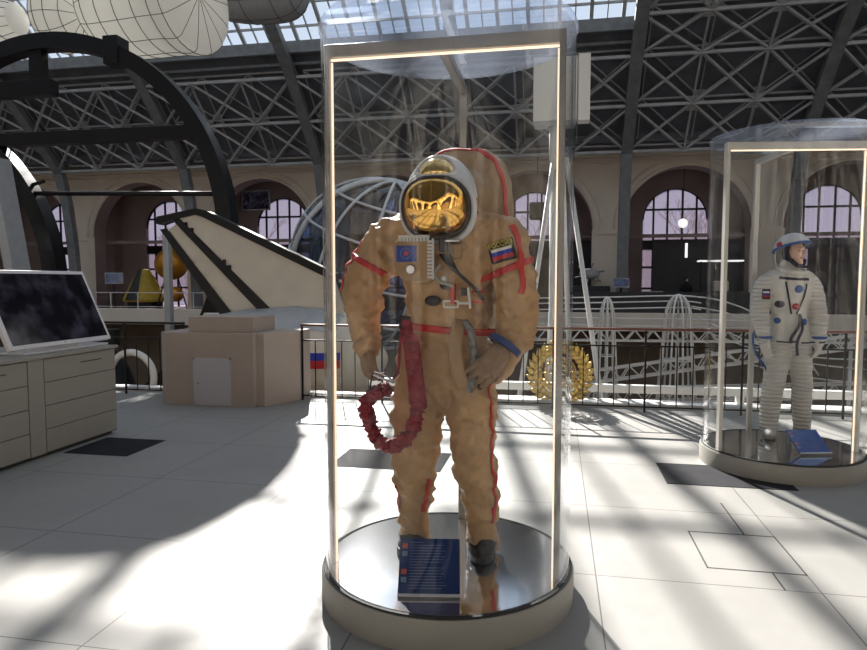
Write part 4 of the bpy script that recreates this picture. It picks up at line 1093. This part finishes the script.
for x in (-.36, .15):
    MB().ball((x, -.125, 10.1), .012).build('bolt', 'dark_iron', t)

# ------------------------------------------------------------------ WHITE SPACECRAFT FRAME WITH WIRE CAGES AND LATTICE BEAMS
t = thing('lattice_spacecraft', 'white openwork spacecraft frame with pointed wire cages and lattice beams behind the railing', 'spacecraft', (2.6, 15, -5))
def cage(cx, w0, w1, ztop, zbot, n, name='wire_cage'):
    b = MB()
    for k in range(n):
        a = 2*PI*k/n
        pts = []
        for j in range(15):
            u = (j/14)**2; r = (w0 + (w1-w0)*u) * (1-(1-min(1, u*9))**2)**.5; pts.append((cx + r*math.cos(a), r*math.sin(a), ztop + (zbot-ztop)*u))
        b.tube(pts, .022, 6)
    for u in (.35, .95):
        r = w0+(w1-w0)*u; z = ztop+(zbot-ztop)*u
        b.tube([(cx+r*math.cos(2*PI*k/20), r*math.sin(2*PI*k/20), z) for k in range(20)], .015, 5, closed=True)
    b.build(name, 'white_paint', t, smooth='all')
cage(-1.48, .12, .36, 6.24, 2.5, 8); cage(.03, .24, .55, 6.30, 2.2, 9)
def lattice(p, q, w, n, name='lattice_beam'):
    p = V(p); q = V(q); d = (q-p); L = d.length; u = d.normalized(); s = u.cross(V((0, 1, 0))).normalized()*w/2; y = V((0, w/2, 0)); b = MB()
    for i in (-1, 1):
        for j in (-1, 1): b.beam(p+s*i+y*j, q+s*i+y*j, .035)
    for j in (-1, 1):
        for k in range(n):
            a = p + u*L*k/n; c = p+u*L*(k+.5)/n; e = p+u*L*(k+1)/n
            b.beam(a+s+y*j, c-s+y*j, .022); b.beam(c-s+y*j, e+s+y*j, .022)
    b.build(name, 'white_paint', t)
lattice((-3.6, 0, 5.38), (6.5, 0, 5.44), .24, 26); lattice((-2.2, -.3, 4.42), (4.6, -.3, 5.55), .26, 17)
lattice((-5.6, 0, 5.36), (-3.7, 0, 5.38), .24, 5); lattice((-2.2, .5, 3.9), (5.2, .5, 4.3), .3, 16)
def wire(pts, r=.016, n=6): 
    b = MB(); b.tube(catmull(pts, n), r, 5); b.build('wire', 'white_paint', t, smooth='all')
for z in (6.24, 6.12, 5.98): wire([(-4.2, 0, z-.05), (-1.48, 0, z), (.03, 0, z+.04), (.5, 0, z)])
wire([(-4.2, 0, 5.78), (0, 0, 5.76), (3, 0, 5.70)]); wire([(-4.2, .2, 5.62), (0, .2, 5.58), (3, .2, 5.55)])
wire([(.03, 0, 6.28), (.8, 0, 6.2), (1.6, 0, 5.9), (2.4, 0, 5.3), (2.9, 0, 4.6)]); wire([(.3, 0, 6.05), (1.2, 0, 5.85), (2.2, 0, 5.3), (2.8, 0, 4.7)])
wire([(.3, 0, 5.9), (1.5, -.3, 5.3), (3, -.4, 5.0), (5.5, -.4, 5.1)]); wire([(.6, 0, 5.5), (2.5, -.3, 4.9), (5.5, -.4, 4.7)]); wire([(.6, 0, 5.1), (2.5, -.3, 4.6), (5.5, -.4, 4.4)])
for x in (-1.48, .03, 3.5):
    b = MB(); b.tube([(x, 0, 0), (x, 0, 5.3)], .04, 8); b.build('post', 'white_paint', t, smooth='all')
b = MB().box(-2.8, 6.5, -.06, .06, 5.02, 5.13).box(-2.8, 6.5, -.10, .10, 4.86, 4.91)
for x in (-2.5, 0, 2.5, 5.5): b.box(x-.05, x+.05, -.05, .05, 0, 5.02)
o = b.build('gantry_beam', 'white_paint', bevel=.006); o.location = (0, 9.5, -5); recenter(o); tag(o, 'long white steel gantry beam low behind the railing bars', 'beam')
single('support_pole', MB().box(-9.10, -8.95, 13.9, 14.05, -5, 2.72), 'grey_paint', 'grey upright pole beside the rear tip of the tail fin', 'pole')
b = MB(); b.tube([(-8.42, 14.5, .80), (-6.2, 14.5, .80)], .03, 6); b.tube([(-8.42, 14.5, .80), (-8.42, 14.5, -5)], .03, 6); b.tube([(-6.2, 14.5, .80), (-6.2, 14.5, -5)], .03, 6); b.tube([(-8.42, 14.5, 0), (-6.2, 14.5, 0)], .02, 6)
single('barrier', b, 'white_paint', 'thin white tubular barrier left of and behind the tail fin', 'barrier')

# ------------------------------------------------------------------ HANGING STATION MODULES
def hang_module(label, loc, prof_x, rings, nmer, cables, rz=0, panel=None, name='station_module', m='module_cloth'):
    """prof_x: [(x, r)] body of revolution along X"""
    t = thing(name, label, 'spacecraft', loc, rz)
    P = catmull([(x, r, 0) for x, r in prof_x], 5); seg = 36; vs = []; fs = []
    for p in P: vs += [(p.x, max(p.y, .01)*math.cos(2*PI*k/seg), max(p.y, .01)*math.sin(2*PI*k/seg)) for k in range(seg)]
    for i in range(len(P)-1):
        for k in range(seg): fs.append((i*seg+k, i*seg+(k+1) % seg, (i+1)*seg+(k+1) % seg, (i+1)*seg+k))
    fs.append(tuple(range(seg))); fs.append(tuple((len(P)-1)*seg+k for k in range(seg)))
    body = MB().add(vs, fs).build('hull', m, t, smooth=True)
    b = MB()
    def rad(x):
        for a, c in zip(P[:-1], P[1:]):
            if a.x <= x <= c.x and c.x > a.x: return a.y + (c.y-a.y)*(x-a.x)/(c.x-a.x)
        return .02
    for x in rings: b.tube([(x, (rad(x)+.01)*math.cos(u), (rad(x)+.01)*math.sin(u)) for u in [2*PI*j/36 for j in range(36)]], .012, 5, closed=True)
    for k in range(nmer):
        a = 2*PI*k/nmer+.2; b.tube([(p.x, (max(p.y, 0)+.01)*math.cos(a), (max(p.y, 0)+.01)*math.sin(a)) for p in P], .010, 5)
    b.build('seams', 'dark_net', body)
    for x, z1 in cables:
        b = MB(); b.tube([(x, 0, rad(x)-.05), (x, 0, z1)], .015, 5); b.build('cable', 'dark_iron', t)
    if panel: panel(t)
    return t
def pan(t):
    b = MB()
    for k in range(9): b.box(-1.2+.3*k, -1.18+.3*k, -1.9, -.2, 1.45, 1.5)
    for k in range(4): b.box(-1.2, 1.22, -1.9+.55*k, -1.87+.55*k, 1.44, 1.51)
    f = b.build('panel_frame', 'dark_net', t); MB().box(-1.2, 1.2, -1.9, -.2, 1.47, 1.48).build('panel_skin', 'grey_paint', f)
hang_module('big hanging white net-covered station module, nearest the glass case', (-11.65, 17.2, 9.45), [(-1.9, .05), (-1.7, .6), (-1.45, 1.05), (-.9, 1.35), (0, 1.42), (1.0, 1.45), (1.7, 1.52), (1.85, 1.2), (1.9, .05)], (-1.45, -1.0, -.45, .15, .75, 1.3, 1.7), 14, ((-1.2, 7.2), (1.4, 7.2)), R(-8), pan)
hang_module('hanging white rounded station module between the long one and the narrow one', (-14.25, 17.2, 9.3), [(-.72, .3), (-.55, .72), (-.2, .98), (.15, .98), (.45, .75), (.62, .3)], (-.5, -.2, .15, .45), 12, ((0, 7.3),))
hang_module('narrow hanging white station module at the upper left corner', (-17.2, 17.2, 9.35), [(-2.0, .5), (-1.0, .58), (0, .62), (.8, .60), (1.4, .45)], (-1.5, -1, -.5, 0, .5, 1.0), 12, ((-1, 7.3), (.8, 7.3)))
hang_module('grey capsule-shaped sun blocker hung in place of the dish at the top edge, right of the white modules', (-10.2, 22, 12.1), [(-2.0, .1), (-1.9, .8), (-1.5, 1.2), (-.5, 1.38), (.6, 1.38), (1.2, 1.15), (1.55, .6), (1.6, .1)], (-1.4, -.5, .6, 1.2), 10, ((-1.2, 2.7), (.8, 2.7)), 0, None, 'sun_blocker', 'grey_paint')  # added body in the dish's place, sized and hung to shade the left floor

# ------------------------------------------------------------------ FAR GALLERY
single('parapet_screen', MB().box(-9.0, 20, 29.42, 29.5, .22, 1.12), 'gallery_dark', 'dark screen along the far gallery edge beyond the wire cages', 'screen')
t = thing('gallery_railing', 'pale thin railing along the far gallery on the left, beyond the tail fin', 'railing', (-23, 29.45, .22))
MB().box(-10, 10, -.02, .02, .78, .82).build('handrail', 'white_paint', t); MB().box(-10, 10, -.015, .015, .08, .11).build('bottom_rail', 'white_paint', t)
for k in range(14): MB().box(-10+k*1.53, -9.95+k*1.53, -.02, .02, 0, .8).build('post', 'white_paint', t)
def monitor(label, loc, w, h, zc, rz=0):
    t = thing('monitor', label, 'monitor', loc, rz)
    MB().box(-w/2, w/2, -.03, .03, zc-h/2, zc+h/2).build('frame', 'grey_paint', t, bevel=.01)
    MB().box(-w/2+.05, w/2-.05, -.036, -.03, zc-h/2+.05, zc+h/2-.05).build('display', 'screen_small', t)
    MB().box(-.06, .06, -.02, .04, 0, zc-h/2).build('stand', 'dark_iron', t); MB().box(-.25, .25, -.2, .2, 0, .03).build('foot', 'dark_iron', t)
monitor('small bright blue monitor on the far gallery, left of the beige pedestal', (2.95, 31.4, 0), .75, .45, 1.52)
monitor('small dark monitor on the far gallery, left of the yellow capsule', (-23.5, 31.4, 0), .95, .62, 1.75, R(15))
o = MB().box(-18.75, -16.95, 36.86, 36.95, 5.85, 7.05).build('wall_screen', 'grey_paint'); recenter(o); tag(o, 'dark wall screen high inside the far arch above the tail fin', 'screen')
MB().box(-.83, .83, -.055, -.043, .07, 1.13).build('display', 'screen_big', o)
t = thing('capsule_model', 'yellow cone-shaped capsule with a black band on the far gallery at left', 'capsule', (-21.75, 31.5, 0))
MB().lathe([(0, .5), (1.05, .5), (1.1, .62), (.55, 1.75), (.3, 2.2), (0, 2.25)], seg=28).build('cone', 'yellow_cloth', t, smooth=True)
MB().lathe([(1.13, .6), (.58, 1.78), (.33, 2.24), (.33, 2.2)], seg=5, a0=R(-115), a1=R(-75)).build('black_band', 'boot_black', t)
MB().lathe([(0, 0), (.9, 0), (.9, .5), (0, .5)], seg=20).build('stand', 'dark_iron', t)
t = thing('satellite_model', 'round orange foil satellite behind the tail fin on the far gallery', 'satellite', (-20.2, 31.6, 0))
MB().ball((0, 0, 2.5), .85).build('sphere', 'orange_foil', t, smooth='all')
for a in range(3):
    b = MB(); b.tube([(.3*math.cos(a*2.1), .3*math.sin(a*2.1), 2), (.9*math.cos(a*2.1), .9*math.sin(a*2.1), 0)], .04, 6); b.build('leg', 'dark_iron', t)
MB().ball((.4, -.3, .9), .4).build('instrument', 'orange_foil', t, smooth='all')
t = thing('pendant_lamp', 'round white globe lamp hanging in the far window right of the case', 'lamp', (6.42, 35.9, 7.75))
MB().ball((0, 0, -3.15), .24).build('globe', 'lamp_white', t, smooth='all'); MB().box(-.015, .015, -.015, .015, -2.95, 0).build('cord', 'dark_iron', t)
t = thing('loudspeaker', 'black hanging object silhouetted in the far window right of the suit backpack', 'loudspeaker', (-1.0, 33.2, 7.56))
MB().box(-.38, .38, -.3, .3, -2.9, -2.05).build('housing', 'dark_plastic', t, bevel=.08); MB().box(-.02, .02, -.02, .02, -2.1, .42).build('cable', 'dark_iron', t)
t = thing('framed_picture', 'small picture in a pale frame on the inner wall of the far gallery', 'picture', (6.35, 36.94, 2.0))
MB().box(-.38, .38, -.05, 0, -.42, .42).build('frame', 'grey_paint', t, bevel=.02); MB().box(-.3, .3, -.06, -.05, -.34, .34).build('picture', 'placard_blue', t)
# dark doorway panels low in the gallery behind the arches
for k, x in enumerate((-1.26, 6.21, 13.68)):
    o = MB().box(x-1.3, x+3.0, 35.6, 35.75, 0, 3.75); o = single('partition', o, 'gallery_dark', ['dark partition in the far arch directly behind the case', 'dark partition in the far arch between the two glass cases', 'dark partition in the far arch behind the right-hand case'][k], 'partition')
o = single('display_counter', MB().box(-2, 2.6, 33.0, 33.9, 0, 1.35), 'gallery_dark', 'low dark counter on the far gallery left of the blue monitor', 'counter', bevel=.02)
t = thing('exhibit_model', 'small cluttered silver spacecraft model on the dark far counter', 'model', (1.6, 33.4, 1.35))
MB().ball((0, 0, .6), (.5, .3, .28)).build('body', 'grey_paint', t, smooth='all')
for a in range(6):
    b = MB(); b.tube([(0, 0, .6), (.75*math.cos(a*1.05+.3), -.2, .6+.55*math.sin(a*1.05+.3))], .035, 6); b.build('boom', 'steel', t)
MB().box(-.1, .1, -.1, .1, 0, .4).build('stand', 'dark_iron', t)
t = thing('wall_lamp', 'short upright lit lamp on the dark partition near the person in dark clothing', 'lamp', (6.55, 35.55, 2.8))
MB().box(-.06, .06, -.05, .0, 0, .75).build('tube', 'lamp_white', t); MB().box(-.09, .09, 0, .05, -.05, .8).build('back_plate', 'dark_iron', t)
t = thing('display_cabinet', 'dark display cabinet with a lit top edge on the far gallery', 'cabinet', (7.9, 34.2, 0))
MB().box(-1.0, 1.0, -.4, .4, 0, 1.1).build('base', 'gallery_dark', t); MB().box(-1.0, 1.0, -.4, .4, 2.55, 2.62).build('lit_top', 'lamp_white', t)
for x in (-.97, .97): MB().box(x-.03, x+.03, -.4, -.34, 1.1, 2.55).build('post', 'dark_iron', t)
MB().box(-.3, .4, -.2, .2, 1.1, 1.6).build('exhibit', 'cream_hull', t, bevel=.05)
# visitor in dark clothes on the far gallery
t = thing('person', 'person in dark clothing standing on the far gallery, arms raised to the chest', 'person', (6.05, 32.6, 0), R(10))
b = MB()
chain(b, [(-.1, 0, .9, .1, .1), (-.11, 0, .5, .075, .08), (-.12, 0, .08, .05, .06)]); chain(b, [(.1, 0, .9, .1, .1), (.11, .05, .5, .075, .08), (.12, .08, .08, .05, .06)])
chain(b, [(0, 0, .85, .17, .12), (0, 0, 1.1, .16, .12), (0, 0, 1.35, .20, .13), (0, 0, 1.48, .12, .1), (0, 0, 1.55, .06, .06)])
chain(b, [(-.19, 0, 1.40, .07, .07), (-.27, -.02, 1.15, .055, .055), (-.14, -.26, 1.22, .04, .04)]); chain(b, [(.19, 0, 1.40, .07, .07), (.27, -.02, 1.15, .055, .055), (.12, -.26, 1.25, .04, .04)])
b.ball((-.12, -.05, .04), (.05, .13, .04)); b.ball((.12, .03, .04), (.05, .13, .04)); b.ball((0, -.02, 1.68), (.08, .095, .12))
remeshed(b, .02, None, 'body', 'dark_coat', t, 3)
MB().ball((0, -.03, 1.66), (.07, .09, .10)).build('face', 'skin', t, smooth='all')
MB().ball((0, .0, 1.71), (.088, .10, .10)).build('hair', 'dark_coat', t, smooth='all')

# ------------------------------------------------------------------ OUTSIDE: bare trees and a block beyond the windows
def tree(label, loc, h, seed):
    rnd = random.Random(seed); b = MB()
    def br(p, d, L, r, dep):
        q = p + d*L; b.tube([p, (p+q)/2 + V((rnd.uniform(-.05, .05)*L, 0, 0)), q], [r, r*.85, r*.7], 5)
        if dep == 0: return
        for k in range(3):
            nd = (d + V((rnd.uniform(-.8, .8), rnd.uniform(-.5, .5), rnd.uniform(-.2, .5)))).normalized(); br(q, nd, L*rnd.uniform(.6, .8), r*.6, dep-1)
    br(V((0, 0, 0)), V((0, 0, 1)), h*.3, .16, 5)
    o = b.build('bare_tree', 'bark'); o.location = loc; tag(o, label, 'tree', 'bare trees outside the arched windows')
for k, (x, y) in enumerate(((-1.8, 46), (1.5, 56), (9, 50), (-23, 48), (-33, 54), (-15, 56), (17, 58))):
    tree('bare tree standing outside behind the tall arched windows', (x, y, -1), 9, k)
struct(MB().box(-60, 50, 75, 78, -1, 6.5).build('wall_outside', 'bld_pink'))
